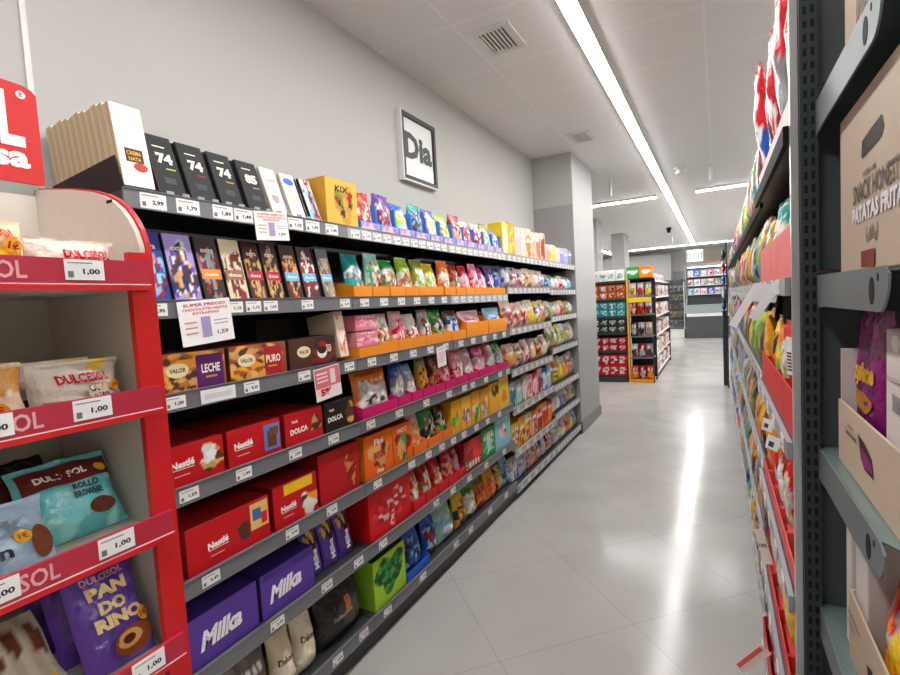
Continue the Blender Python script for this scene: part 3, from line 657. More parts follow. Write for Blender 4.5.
E2 = [(2.14, 'rose', ['amber', 'skin', 'orange'], 'peach fizz', .13), (2.28, 'green', ['black', 'white', 'olive', 'charcoal'], 'black and green', .17), (2.455, 'brown', ['black', 'green', 'cream'], 'dark cola', .10)]
trayrow('middle', 4, Z[4], E2, .15, .20, .075, 'f07a30', 'orange', th=.055)
row('middle', 4, Z[4], [(2.57, 2.70, .20, .16, 'box', 'amber sours carton', 'eea628', ['green', 'orange', 'lime', 'yellow'], dict(band=None, K=20)), (2.705, 2.84, .20, .16, 'box', 'yellow jelly carton with sun face', 'f2bc30', ['orange', 'skin', 'blue', 'amber'], dict(band=None, K=24)), (2.845, 2.98, .21, .16, 'box', 'gold fruit carton', 'e8a220', ['skin', 'green', 'orange', 'yellow'], dict(band=None)), (2.985, 3.13, .20, .16, 'box', 'mustard sweets carton', 'dca02a', ['skin', 'grey', 'orange', 'cream'], dict(band=None)), (3.135, 3.31, .21, .16, 'box', 'yellow carton with dark window', 'f0b428', ['charcoal', 'yellow', 'brown'], dict(band=None, blob=(.6, .75, .4, .2))), (3.315, 3.50, .24, .16, 'box', 'tall yellow carton with orange spot', 'f3c63a', ['orange', 'amber'], dict(band=None, blob=(.5, .35, .3, .2)))])
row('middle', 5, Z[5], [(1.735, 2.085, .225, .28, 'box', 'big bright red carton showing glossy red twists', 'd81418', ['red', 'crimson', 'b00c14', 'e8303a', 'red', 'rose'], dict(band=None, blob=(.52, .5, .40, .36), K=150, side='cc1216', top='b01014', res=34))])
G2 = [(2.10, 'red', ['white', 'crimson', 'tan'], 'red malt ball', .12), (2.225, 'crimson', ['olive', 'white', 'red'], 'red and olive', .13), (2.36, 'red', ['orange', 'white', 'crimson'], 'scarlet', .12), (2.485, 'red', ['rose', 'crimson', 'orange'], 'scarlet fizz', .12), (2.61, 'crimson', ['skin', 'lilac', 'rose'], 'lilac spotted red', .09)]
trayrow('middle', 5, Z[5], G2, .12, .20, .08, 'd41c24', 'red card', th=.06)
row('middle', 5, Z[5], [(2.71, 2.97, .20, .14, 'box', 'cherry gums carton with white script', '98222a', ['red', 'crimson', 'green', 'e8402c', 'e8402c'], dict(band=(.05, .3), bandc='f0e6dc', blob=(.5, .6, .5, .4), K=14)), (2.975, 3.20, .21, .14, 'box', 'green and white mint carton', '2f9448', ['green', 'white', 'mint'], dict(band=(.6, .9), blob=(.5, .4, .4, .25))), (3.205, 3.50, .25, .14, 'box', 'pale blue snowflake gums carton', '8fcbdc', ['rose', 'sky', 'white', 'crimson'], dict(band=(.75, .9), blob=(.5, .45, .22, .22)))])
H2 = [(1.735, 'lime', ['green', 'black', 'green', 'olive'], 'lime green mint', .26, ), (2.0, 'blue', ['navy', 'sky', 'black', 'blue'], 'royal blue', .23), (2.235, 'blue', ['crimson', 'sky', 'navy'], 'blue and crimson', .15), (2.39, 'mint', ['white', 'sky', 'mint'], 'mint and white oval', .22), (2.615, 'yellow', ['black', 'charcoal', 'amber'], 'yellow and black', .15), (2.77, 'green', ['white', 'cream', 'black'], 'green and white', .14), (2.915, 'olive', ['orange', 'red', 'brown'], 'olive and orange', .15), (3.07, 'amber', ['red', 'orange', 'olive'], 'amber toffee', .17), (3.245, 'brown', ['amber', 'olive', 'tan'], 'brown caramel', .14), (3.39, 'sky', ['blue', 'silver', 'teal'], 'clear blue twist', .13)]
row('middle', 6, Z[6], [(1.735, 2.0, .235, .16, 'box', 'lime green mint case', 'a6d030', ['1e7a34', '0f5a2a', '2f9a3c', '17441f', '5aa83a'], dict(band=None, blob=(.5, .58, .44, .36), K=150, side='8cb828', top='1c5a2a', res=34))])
trayrow('middle', 6, Z[6], H2[1:2], .15, .225, .10, '2c62c8', 'blue', th=.05, lean=10)
trayrow('middle', 6, Z[6], H2[2:], .15, .22, .09, None, '', lean=8)

# ---- far bays
def auto(bay, shelf, z, y0, y1, specs, h, kind='bag', noun='biscuit bag', d=.08, seed=0, x=-1.425, dirn=1, lo=1, lean=5, hv=.05, th=None, tcol=None, texx=None):
    """specs: list of (name, base, accents, width share)"""
    tot = sum(s[3] for s in specs); y = y0; out = []
    for s in specs:
        wd = (y1-y0)*s[3]/tot; out.append((y, y+wd, s)); y += wd
    n = len(out)
    for i, (a, c_, s) in enumerate(out):
        CNT[0] += 1
        p = out[i-1][2][0] if i else None; q = out[i+1][2][0] if i < n-1 else None
        hh = h*(1+hv*math.sin(i*2.1+shelf+seed)); kw = dict(lo=lo, K=70, res=14, blob=(.5, .42, .5, .42), lean=lean if kind == 'bag' else 0)
        if i % 3 == 1: kw['band'] = (.5, .7)
        me = item_mesh(kind, c_-a-.006, hh, d, s[1], s[2], CNT[0], kw)
        nm = {'bag': 'biscuit_bag', 'box': 'biscuit_carton'}[kind]
        o = link(nm, me[0].mesh(nm, me[1], kind == 'bag'), None, (x-dirn*(d/2+.008), (a+c_)/2, z+.0006), 0 if dirn > 0 else math.pi)
        tag(o, nb_label(f'{s[0]} {noun}', f'{bay} {SHN[shelf]}', p, q), 'bag' if kind == 'bag' else 'box')
def sp(*names):
    """'red/white/tan:1.2' -> named spec; base first, the rest accents"""
    o = []; cnt = {}
    for n in names:
        a, *wv = n.split(':'); cs = a.split('/'); nm = ' and '.join(cs[:2]) if len(cs) > 1 else cs[0]
        o.append((nm, cs[0], cs[1:] or ['white'], float(wv[0]) if wv else 1))
    return o
auto('fourth bay', 0, Z3[0], 3.54, 4.61, sp('yellow/cream', 'gold/yellow/amber', 'skin/rose', 'rose/cream', 'skin/orange', 'cream/rose/tan', 'rose/orange', 'skin/crimson'), .25, 'box', 'carton', d=.12)
auto('fifth bay', 0, Z4[0], 4.63, 5.57, sp('cream/tan', 'cream/yellow', 'skin/cream', 'silver/lilac', 'silver/sky', 'lilac/grey'), .17, 'box', 'carton', d=.12)
auto('fourth bay', 1, Z3[1], 3.54, 4.61, sp('navy/silver', 'silver/rose/brown', 'rose/white/crimson', 'cream/tan/crimson', 'skin/cream/rose', 'rose/violet/white'), .17, 'bag', 'biscuit bag')
auto('fifth bay', 1, Z4[1], 4.63, 5.57, sp('silver/sky/navy', 'green/white', 'silver/rose', 'skin/white/crimson', 'lilac/white', 'grey/sky'), .15, 'bag', 'biscuit bag')
auto('fourth bay', 2, Z3[2], 3.54, 4.61, sp('skin/rose/crimson:1.3', 'rose/tan/crimson', 'cream/crimson/rose', 'cream/yellow/tan:1.1', 'yellow/cream/navy', 'skin/amber/violet'), .21, 'bag', 'wafer bag')
auto('fifth bay', 2, Z4[2], 4.63, 5.57, sp('cream/olive', 'silver/green/rose', 'tan/rose', 'skin/crimson/tan', 'tan/olive', 'grey/cream'), .15, 'bag', 'wafer bag')
auto('fourth bay', 3, Z3[3], 3.54, 4.61, sp('orange/amber/tan:1.4', 'rose/tan/brown', 'skin/crimson/rose', 'crimson/skin', 'tan/orange/brown', 'orange/cream'), .20, 'bag', 'cookie bag')
auto('fifth bay', 3, Z4[3], 4.63, 5.57, sp('cream/green/tan', 'tan/cream/olive', 'yellow/cream/green', 'cream/lime', 'silver/tan', 'rose/cream'), .22, 'bag', 'cookie bag')
auto('fourth bay', 4, Z3[4], 3.54, 4.61, sp('silver/navy/teal', 'grey/mint', 'olive/rose/white', 'rose/red/white', 'red/rose', 'rose/crimson', 'blue/sky/white', 'sky/silver'), .21, 'box', 'carton', d=.14)
auto('fifth bay', 4, Z4[4], 4.63, 5.57, sp('yellow/orange/green', 'orange/crimson/yellow', 'lime/yellow', 'cream/amber', 'silver/orange', 'rose/grey'), .25, 'bag', 'cookie bag')
auto('fourth bay', 5, Z3[5], 3.54, 4.61, sp('yellow/crimson/cream', 'amber/crimson/yellow', 'cream/red/yellow', 'orange/cream/red', 'tan/crimson', 'orange/red', 'crimson/orange'), .22, 'box', 'carton', d=.16)
auto('fifth bay', 5, Z4[5], 4.63, 5.57, sp('silver/cream', 'grey/white', 'silver/lilac', 'cream/grey', 'silver/tan', 'white/grey'), .19, 'bag', 'cracker bag')
auto('fourth bay', 6, Z3[6], 3.54, 4.61, sp('silver/blue/white', 'rose/silver/blue', 'red/orange/silver', 'orange/red/white', 'blue/silver/rose', 'crimson/orange/silver'), .21, 'bag', 'cracker bag')
auto('fifth bay', 6, Z4[6], 4.63, 5.57, sp('red/silver', 'cream/yellow/lilac', 'lilac/cream', 'cream/orange', 'silver/yellow', 'lilac/grey'), .22, 'bag', 'cracker bag')

# ---- promotion cards hanging from the rails
def promo(y, z, w, h, label, fn, c='f3f1f0', tilt=4):
    b = MB(); b.box(0, .0012, -w/2, w/2, -h, 0, C(c)); S = lambda yy, zz: np.stack([np.full(np.shape(yy), .0018), np.asarray(yy, float), np.asarray(zz, float)], 1)
    fn(b, S, w, h)
    o = link('promotion_card', b.mesh('promotion_card', [CARD]), None, (XF+.003, y, z)); o.rotation_euler = (R(tilt), 0, 0)
    tag(o, label, 'card'); return o
def pr1(b, S, w, h):
    text(b, 'SUPER PRECIO', S, 0, -h*.10, w*.8, h*.07, 'c23240', bold=.02); text(b, 'CHOCOLATES NESTLE', S, 0, -h*.20, w*.86, h*.06, 'c23240'); text(b, 'EXTRAFINO', S, 0, -h*.29, w*.5, h*.06, 'c23240')
    patch(b, S, -w*.12, w*.06, -h*.85, -h*.38, 'a795c4', 3)
    for k in range(3): patch(b, S, -w*.42, -w*.2, -h*(.5+.12*k), -h*(.47+.12*k), 'c88', 1)
    text(b, '1,59', S, w*.27, -h*.78, w*.22, h*.11, '55565c', bold=.03); patch(b, S, w*.12, w*.4, -h*.5, -h*.48, '999', 1); patch(b, S, w*.12, w*.4, -h*.58, -h*.56, '999', 1)
def pr2(b, S, w, h):
    patch(b, S, -w*.48, w*.48, -h*.62, -h*.03, 'd9727e', 2); patch(b, S, w*.1, w*.3, -h*.55, -h*.1, 'f0d8d8', 2)
    for k in range(3): patch(b, S, -w*.42, w*.0, -h*(.2+.12*k), -h*(.15+.12*k), 'f0dcdc', 1)
    text(b, '5%', S, -w*.12, -h*.76, w*.42, h*.22, 'd02030', bold=.06)
def pr3(b, S, w, h):
    text(b, 'OFERTA', S, 0, -h*.12, w*.7, h*.08, 'b8707a')
    for k in range(5): patch(b, S, -w*.35, w*.35, -h*(.32+.11*k), -h*(.29+.11*k), 'c9a8ac', 1)
promo(1.275, Z[0]+.006, .15, .10, 'white promotion card hanging below the black and white bars', pr1)
promo(.985, Z[1]+.006, .18, .135, 'large white promotion card hanging above the purple LECHE box', pr1)
promo(1.50, Z[2]+.000, .15, .13, 'pink promotion card reading 5 percent above the black case', pr2, 'f4e4e4')
promo(2.44, Z[2]-.012, .10, .115, 'small white promotion card hanging in the middle bays', pr3)
for zz, y in ((Z[2], .93),): 
    b = MB(); b.box(0, .0015, -.062, .062, 0, .042, C('e9e8e8')); b.box(.0015, .002, -.05, .05, .012, .028, C('d4d3d6')); 
    tag(link('strip_card', b.mesh('strip_card', [CARD]), None, (XF-.0005, 1.01, Z[2]-.042)), 'long pale strip card in the rail under the purple LECHE box', 'card')
# ---------------------------------------------------------------- red display beside the bay
dsp = empty('promotional_display', (-1.0, .16, 0)); tag(dsp, 'red promotional display stand with white side panel and four filled shelves', 'display stand')
DX, DY0, DY1 = -.41, -.46, .44
prof = [(-.41, 0), (-.41, 1.882), (-.32, 1.868), (-.24, 1.855), (-.17, 1.84), (-.12, 1.824), (-.085, 1.808), (-.055, 1.788), (-.032, 1.764), (-.014, 1.738), (-.004, 1.712), (0, 1.685), (0, 0)]
rim = prof[1:-1]; rim = [(x_, z_) for x_, z_ in rim]+[(x_-(.012 if z_ < 1.8 else .0), z_-.012) for x_, z_ in rim[::-1]]
one('curved_rim', dsp, REDM, lambda b: b.prism(rim, 'y', .4305, .44, (0, 0, 0)))
prin = [(p_-(.004 if q_ > .1 else .036), q_-.004) for p_, q_ in prof[1:-1]]; prin = [(-.41, .02), (-.41, 1.877)]+prin[1:-1]+[(-.006, 1.70), (-.006, 1.69), (-.052, 1.69), (-.052, .02)]
def inp(b):
    b.prism(prin, 'y', .420, .430, (0, 0, 0))
one('side_panel', dsp, IVORY, inp)
def slot(b): b.box(-.105, -.085, .4185, .420, 1.80, 1.806)
one('slot', dsp, BLACKP, slot)
one('front_post', dsp, REDM, lambda b: b.box(-.012, .004, .392, .438, .0, 1.688))
one('outer_panel', dsp, REDM, lambda b: b.prism(prof, 'y', -.46, -.435, (0, 0, 0)))
one('back_panel', dsp, IVORY, lambda b: b.box(-.41, -.40, -.435, .4195, .05, 1.86))
DZ = [1.63, 1.383, 1.126, .865, .58, .20]
def tag_on(parent, y, z, price): link('price_tag', ptag(price), parent, (.012, y, z))
for i, z in enumerate(DZ):
    s = one('shelf', dsp, IVORY, lambda b: (b.box(-.40, -.013, -.433, .4195, z-.012, z), b.box(-.013, 0, -.433, .391, z-.012, z)))
    one('price_rail', s, REDR, lambda b: b.box(.0045, .0115, -.433, .425, z-.004, z+.04))
    one('rail_lip', s, REDM, lambda b: b.box(.0045, .014, -.433, .425, z-.016, z-.006))
    one('rail_edge', s, WHITEP, lambda b: b.box(.0115, .0125, -.433, .425, z-.006, z-.004))
    def let(b): text(b, 'DULCESOL', lambda yy, zz: np.stack([np.full(np.shape(yy), .0122), np.asarray(yy, float), np.asarray(zz, float)], 1), .148, z+.018, .155, .029, 'e6a8b0', bold=.02)
    one('lettering', s, CARD, let)
    for y in {0: [.31, .05], 1: [.30, .155], 2: [.316, .14], 3: [.35, .1]}.get(i, [.3]): tag_on(s, y, z+.002, '1,00')
hd = one('header_board', dsp, REDM, lambda b: b.prism([(-.45, 1.885), (.435, 1.885), (.435, 2.09), (.425, 2.10), (.41, 2.106), (.0, 2.13), (-.45, 2.13)], 'x', -.395, -.385, (0, 0, 0)))
SH = lambda yy, zz: np.stack([np.full(np.shape(yy), -.3842), np.asarray(yy, float), np.asarray(zz, float)], 1)
def hlet(b):
    text(b, 'DULCESOL', SH, .165, 2.025, .48, .125, 'f3f0ee', bold=.03); text(b, 'sa', SH, .375, 1.935, .07, .036, 'f3f0ee', bold=.04)
    ell(b, SH, .405, 2.083, .009, .009, 'f3f0ee'); text(b, 'R', lambda y, z: SH(y, z)+np.array([.0004, 0, 0]), .405, 2.083, .008, .011, 'c81422', bold=.02)
one('lettering', hd, CARD, hlet)

def lay_bag(w, h, t, base, acc, seed, deco, lean, kw=None):
    k = dict(blob=(.5, .4, .5, .3), band=None); k.update(kw or {})
    return mk_bag(w, h, t, base, art(base, acc, seed, **k), seed, 18, 20, deco=deco, lean=lean, wr=1.3, doff=.006).mesh('pastry_bag', [FILM], True)
def put(me, x, y, z, label, group=None, rz=0, name='pastry_bag', cat='bag'):
    o = link(name, me, None, (x, y, z), R(rz)); tag(o, label, cat, group); return o
def d1(a, b2, c2='c01828', e=1):
    def d(b, S):
        text(b, a, S, .015, .045, .085, .018, c2, bold=.04); text(b, b2, S, .02, .028, .05, .010, '3a2a20', bold=.03)
        if e: ell(b, S, .045, .03, .016, .012, 'f2a31c'); text(b, '1€', lambda y, z: S(y, z)+np.array([.0006, 0, 0]), .045, .03, .018, .013, 'a01c1c', bold=.03)
    return d
def pk(w, h, d, base, deco, paint=None, side=None): return mk_box(w, h, d, base, paint, side=side, deco=deco, ch=.008)
m1 = lay_bag(.148, .085, .075, 'e4d2c4', ['rose', 'cream', 'tan', 'cream'], 3, lambda b, S: (text(b, 'DULCESOL', S, .015, .055, .085, .018, 'c01828', bold=.04), text(b, 'BORREGUES', S, .018, .038, .055, .010, '4a3a30', bold=.02)), 0)
put(m1, -1.08, .492, DZ[0]+.0005, 'cream pastry pack lettered DULCESOL on the display top shelf near the post')
m2 = lay_bag(.16, .11, .085, 'ecd9a8', ['yellow', 'cream', 'tan', 'amber'], 4, lambda b, S: (text(b, 'DULCESOL', S, .015, .085, .10, .02, 'd0402c', bold=.04), ell(b, S, .055, .062, .017, .014, 'f2a31c'), text(b, '1€', lambda y, z: S(y, z)+np.array([.001, 0, 0]), .055, .062, .02, .015, 'a01c1c', bold=.03)), 4)
put(m2, -1.09, .345, DZ[0]+.0005, 'yellow and cream pastry pack on the display top shelf, left of the paler pack')
put(m2, -1.20, .34, DZ[0]+.0005, 'yellow pastry pack behind its twin on the display top shelf')
m3 = lay_bag(.158, .10, .09, 'e8ddd0', ['white', 'cream', 'e9c23a'], 5, lambda b, S: (patch(b, S, -.07, .07, .008, .028, '7a2c2a', 5), patch(b, S, -.0, .035, .012, .05, 'efe0c8', 3), text(b, 'DULCESOL', S, .0, .068, .09, .018, 'c02028', bold=.04), text(b, 'CARA', S, .018, .044, .03, .012, '2a1a14', bold=.03), text(b, 'CACAO', S, .018, .028, .036, .012, '2a1a14', bold=.03), ell(b, S, .055, .045, .012, .012, 'f2a31c'), text(b, '1€', lambda y, z: S(y, z)+np.array([.001, 0, 0]), .055, .045, .014, .012, 'a01c1c')), 4, dict(blob=(.8, .85, .25, .2)))
put(m3, -1.10, .486, DZ[1]+.0005, 'white pastry bag lettered CARA CACAO on the second display shelf')
put(m3, -1.205, .482, DZ[1]+.0005, 'white pastry bag tucked behind the CARA CACAO bag on the second display shelf')
m4 = lay_bag(.17, .11, .09, 'ead3b4', ['f0a030', 'cream', 'tan', 'e8a040'], 6, lambda b, S: (text(b, 'DULCESOL', S, -.02, .06, .09, .018, 'c83c28', bold=.04), ell(b, S, .03, .03, .018, .014, 'f2a31c'), text(b, '1€', lambda y, z: S(y, z)+np.array([.001, 0, 0]), .03, .03, .02, .014, 'a01c1c')), 6, dict(blob=(.55, .75, .5, .3)))
put(m4, -1.08, .315, DZ[1]+.0005, 'orange and cream pastry bag on the second display shelf, left of the white one')
put(m4, -1.185, .32, DZ[1]+.0005, 'orange pastry bag behind its orange and cream twin, second display shelf')
m5 = lay_bag(.175, .165, .085, '74ccd0', ['7fd4d6', '5abcc4', '9ae0de', '6accd0'], 7, lambda b, S: (patch(b, S, -.08, .08, .105, .15, '6a2420', 10), text(b, 'DULCESOL', S, -.015, .128, .09, .016, 'f0e8e0', bold=.04), text(b, 'ROLLO', S, .02, .093, .05, .014, '20484a', bold=.04), text(b, 'BROWNIE', S, .02, .072, .055, .014, '20484a', bold=.04), ell(b, S, .035, .04, .024, .016, '6a3426'), ell(b, S, .06, .125, .014, .012, 'f2b81c')), 30, dict(blob=(.5, .4, .5, .5)))
put(m5, -1.13, .484, DZ[2]+.0005, 'turquoise and brown cake bag lettered BROWNIE on the third display shelf')
m5b = lay_bag(.165, .18, .08, '3a1f22', ['7a2430', '2a1518', '55202a', '8a2a38'], 8, lambda b, S: text(b, 'DULCESOL', S, 0, .12, .1, .018, 'c8505a', bold=.03), 46)
put(m5b, -1.255, .44, DZ[2]+.0005, 'dark maroon cake bag behind the turquoise one, third display shelf')
put(m5b, -1.225, .205, DZ[2]+.0005, 'dark maroon cake bag at the back left, third display shelf')
m5c = lay_bag(.16, .15, .07, '2f8f96', ['1f6a74', '2a1518', '6a2430'], 28, lambda b, S: text(b, 'DULCESOL', S, 0, .11, .1, .016, 'c8e0e0', bold=.03), 40)
put(m5c, -1.17, .30, DZ[2]+.0005, 'dark teal cake bag leaning behind the light blue pack')
m6 = lay_bag(.20, .125, .06, 'b8d4ec', ['c4dcf0', 'a8c8e4'], 9, lambda b, S: (text(b, 'PACK', S, .005, .078, .13, .034, '8a98a8', bold=.05), text(b, 'pan', S, .0, .032, .06, .024, '2a3444', bold=.03), patch(b, S, -.09, -.05, .095, .112, 'c81824', 3), ell(b, S, .078, .04, .018, .03, '7a3c22'), ell(b, S, .05, .058, .014, .013, 'f2b81c'), text(b, '1€', lambda y, z: S(y, z)+np.array([.001, 0, 0]), .05, .058, .015, .012, 'a04a1c')), 24)
put(m6, -1.075, .32, DZ[2]+.0005, 'light blue pastry pack lettered PACK pan at the front of the third display shelf')
m7 = lay_bag(.132, .215, .06, '6a45a8', ['6a45a8', '7a55b8', '5a3898'], 10, lambda b, S: (text(b, 'DULCESOL', S, 0, .185, .08, .014, 'e09ab0', bold=.03), text(b, 'PAN', S, 0, .158, .075, .026, 'e9c98e', bold=.06), text(b, 'DO', S, 0, .125, .05, .026, 'e9c98e', bold=.06), text(b, 'RINO', S, .005, .092, .09, .026, 'e9c98e', bold=.06), ell(b, S, .02, .04, .04, .028, '8a4424'), ell(b, S, .01, .045, .024, .017, 'd9a35a'), ell(b, S, .008, .045, .012, .009, '5a2a18'), ell(b, S, .05, .078, .013, .015, 'f2b81c'), text(b, '1€', lambda y, z: S(y, z)+np.array([.001, 0, 0]), .05, .078, .015, .014, 'a01c1c')), 22)
for k, (xx, yy) in enumerate(((-1.065, .502), (-1.155, .498), (-1.24, .495), (-1.26, .33))):
    put(m7, xx, yy, DZ[3]+.0005, ['purple bread bag lettered PAN DO RINO, foremost beside the red post', 'purple PAN DO RINO bag, second in the row by the red post', 'purple PAN DO RINO bag, last in the row by the red post', 'purple PAN DO RINO bag behind the finger biscuits', 'purple PAN DO RINO bag at the very back behind the finger biscuits'][k], 'purple bread bags')
def ckp(U, V):
    c = np.tile(C('d9ccb8'), (len(U), 1)); st = np.sin(U*44) > .2; c[st] = C('c4b49c'); m_ = (V > .52+.05*np.sin(U*17))&(V < .9)&(np.sin(U*40+V*3) > -.2); c[m_] = C('7a4028'); return c
cb = mk_bag(.235, .21, .05, 'd9ccb8', ckp, 12, 30, 20, lean=58, deco=lambda b, S: (patch(b, S, .055, .10, .01, .05, 'f0c030', 3), text(b, '1€', lambda y, z: S(y, z)+np.array([.001, 0, 0]), .078, .03, .03, .025, 'b02020', bold=.04)))
cbm = cb.mesh('pastry_bag', [FILM], True)
put(cbm, -1.065, .31, DZ[3]+.0005, 'clear bag of chocolate-tipped finger biscuits, front of the fourth display shelf')
put(cbm, -1.10, -.06, DZ[3]+.0005, 'clear bag of finger biscuits left of the other, fourth display shelf')
put(m5b, -1.12, .44, DZ[4]+.0005, 'dark maroon cake bag low on the fifth display shelf')

# ---------------------------------------------------------------- right run of shelving, facing the aisle
ZR = [1.905, 1.57, 1.19, .82, .46, .12]
XR = .134
def right_bay(y0, y1, seed, label, ntag):
    t = empty('shelving_bay', (XR if seed == 20 else .152, (y0+y1)/2, 0)); tag(t, label, 'shelving', 'right shelving bays')
    hw = (y1-y0)/2; rg = random.Random(seed)
    one('back_panel', t, BACKM, lambda b: b.box(.44, .45, -hw, hw, 0, 2.35)); one('plinth', t, DARKM, lambda b: b.box(.02, .439, -hw, hw, 0, .095))
    one('upright', t, DARKM, lambda b: b.box(.40, .439, -hw, -hw+.03, .1, 2.35))
    for z in ZR:
        s = one('shelf', t, DARKM, lambda b: b.box(.012, .399, -hw+.001, hw-.001, z-.024, z))
        one('price_rail', s, LGREY if z < 1.8 else BLACKP, lambda b: b.box(.0, .011, -hw+.001, hw-.001, z-.042, z-.001))
        for k in range(ntag if z < 1.8 else 0):
            y = -hw+(k+.5)*2*hw/ntag+rg.uniform(-.03, .03)
            q = link('price_tag', ptag(rg.choice(PRICES)), s, (-.0012, y, z-.038), math.pi)
names8 = ['nearest', 'second nearest', 'third', 'fourth', 'fifth', 'sixth', 'seventh', 'farthest']
for k in range(8): right_bay(1.352+.968*k, 1.350+.968*(k+1), 20+k, f'{names8[k]} shelving bay of the right run facing the aisle', 5 if k < 4 else 0)
def rrow(bay, shelf, y0, y1, lst, h, d=.08, tcol=None, th=.1, tb=None, sq=0, noun='snack bag', kind='bag', lo=1, xx=None, texx=None):
    specs = sp(*lst); tot = sum(s[3] for s in specs); y = y0; L = []
    for s in specs:
        w_ = (y1-y0)*s[3]/tot; L.append((y, s[1], s[2], s[0], w_)); y += w_
    if kind == 'bag': trayrow(bay, shelf, ZR[shelf], L, .2, h, d, tcol, 'card' if not texx else texx, th=th, tb=tb, noun=noun, x=(xx or .138), dirn=-1, lo=lo, lean=3 if bay != 'right near' else -7, side=None, sq=sq, kwx=dict(band=None, blob=(.5, .45, .45, .42), K=60) if bay != 'right near' else dict(blob=(.5, .4, .46, .4), K=60))
    else: auto(bay, shelf, ZR[shelf], y0, y1, specs, h, 'box', noun, d, x=.14, dirn=-1, lo=lo)
rrow('right near', 0, 1.37, 2.30, ['red/white/crimson', 'red/silver/grey', 'crimson/white/red', 'silver/red/charcoal', 'red/blue/white'], .42, d=.10, tcol='ecd6d4', th=.07, tb=.07, lo=0, xx=.150)
rrow('right near', 1, 1.37, 2.30, ['crimson/yellow/black:1.5', 'teal/cream/white', 'cream/sky/teal', 'gold/cream/olive'], .21, tcol='e87878', th=.12, tb=.25, sq=2, xx=.150, texx='pink card', lo=0)
rrow('right near', 2, 1.37, 2.30, ['lime/red/white:1.3', 'red/lime/white', 'orange/yellow/lime', 'yellow/orange/chocolate', 'amber/yellow/tan'], .24, tcol='d42a2a', th=.11, tb=.30, sq=2, xx=.150, texx='red card', lo=0, noun='snack bag')
rrow('right near', 3, 1.37, 2.30, ['red/rose/skin:1.3', 'red/silver/skin', 'crimson/white', 'orange/red/white', 'amber/orange'], .22, tcol='e05858', th=.05, tb=.30, sq=2, xx=.150, texx='coral card', lo=0)
rrow('right near', 4, 1.37, 2.30, ['orange/red/amber', 'red/yellow', 'olive/cream/white', 'rose/white'], .22, tcol='d83a3a', th=.05, tb=.28, sq=2, xx=.150, texx='scarlet card')
rrow('right near', 5, 1.37, 2.30, ['red/amber/white', 'orange/yellow', 'white/rose/crimson', 'charcoal/rose'], .22, tcol='c83040', th=.08, texx='crimson card')
RA = [['orange/crimson/brown', 'gold/charcoal/olive:.8', 'cream/olive/teal', 'tan/charcoal:.7', 'russet/tan', 'orange/silver:.6'], ['cream/teal/amber', 'gold/olive', 'lime/sky/navy:.6', 'tan/teal', 'teal/cream:.7', 'olive/amber'], ['amber/brown/chocolate', 'gold/olive/amber:.7', 'lime/olive/green', 'olive/lime', 'amber/green:.6', 'green/yellow'], ['orange/charcoal/black', 'gold/orange:.7', 'yellow/orange/brown', 'amber/tan', 'tan/charcoal:.6', 'charcoal/olive'], ['red/charcoal/brown', 'olive/brown', 'crimson/tan:.6', 'lilac/charcoal', 'tan/grey', 'amber/brown:.7'], ['olive/brown', 'orange/crimson/charcoal', 'grey/olive', 'magenta/silver:.5', 'grey/brown', 'charcoal/tan']]
for s in range(6):
    rrow('right second', s, 2.32, 3.27, RA[s], [.33, .25, .25, .24, .24, .22][s], lo=1)
    rrow('right third', s, 3.29, 4.23, RA[(s+2) % 6][::-1][:5], [.26, .25, .25, .24, .24, .22][s], lo=1)
FAR = [['blue/silver', 'red/orange', 'navy/sky'], ['navy/silver', 'orange/red', 'sky/navy'], ['silver/blue', 'olive/green', 'navy/grey'], ['charcoal/silver', 'lilac/grey', 'green/olive'], ['crimson/grey', 'grey/charcoal', 'olive/tan'], ['charcoal/grey', 'silver/olive', 'brown/tan']]
for bi, nm in enumerate(['fourth', 'fifth', 'sixth', 'seventh', 'farthest']):
    y0 = 4.26+.968*bi
    for s in range(6): rrow('right '+nm, s, y0, y0+.94, FAR[(s+bi) % 6] if bi < 4 else FAR[s], .235+.015*((bi+s) % 3), noun='packet')
cr = empty('side_rack', (.12, 8.98, 0)); tag(cr, 'dark side rack holding blue and red packets at the far end of the right run', 'rack')
one('back_plate', cr, BLACKP, lambda b: b.box(.0, .014, -.12, .12, 0, 2.30))
one('end_post', cr, DARKM, lambda b: b.box(-.06, -.001, .09, .12, 0, 1.22))
for k, (c_, ac, nm) in enumerate((('navy', ['blue', 'silver', 'navy'], 'navy'), ('sky', ['blue', 'white', 'silver'], 'sky blue'), ('blue', ['white', 'navy', 'sky'], 'royal blue'), ('red', ['orange', 'crimson', 'white'], 'red'), ('navy', ['crimson', 'blue', 'green'], 'navy and crimson'))):
    z = 1.22+.20*k
    one('peg_shelf', cr, DARKM, lambda b: b.box(-.075, -.001, -.12, .089, z-.008, z))
    CNT[0] += 1; me = item_mesh('bag', .19, .185, .06, c_, ac, CNT[0], dict(lo=1, band=None, blob=(.5, .5, .5, .5)))
    o = link('packet', me[0].mesh('packet', me[1], True), None, (.120-.036, 8.965, z), math.pi); tag(o, f'{nm} packet on the side rack at the far end of the right run', 'bag')
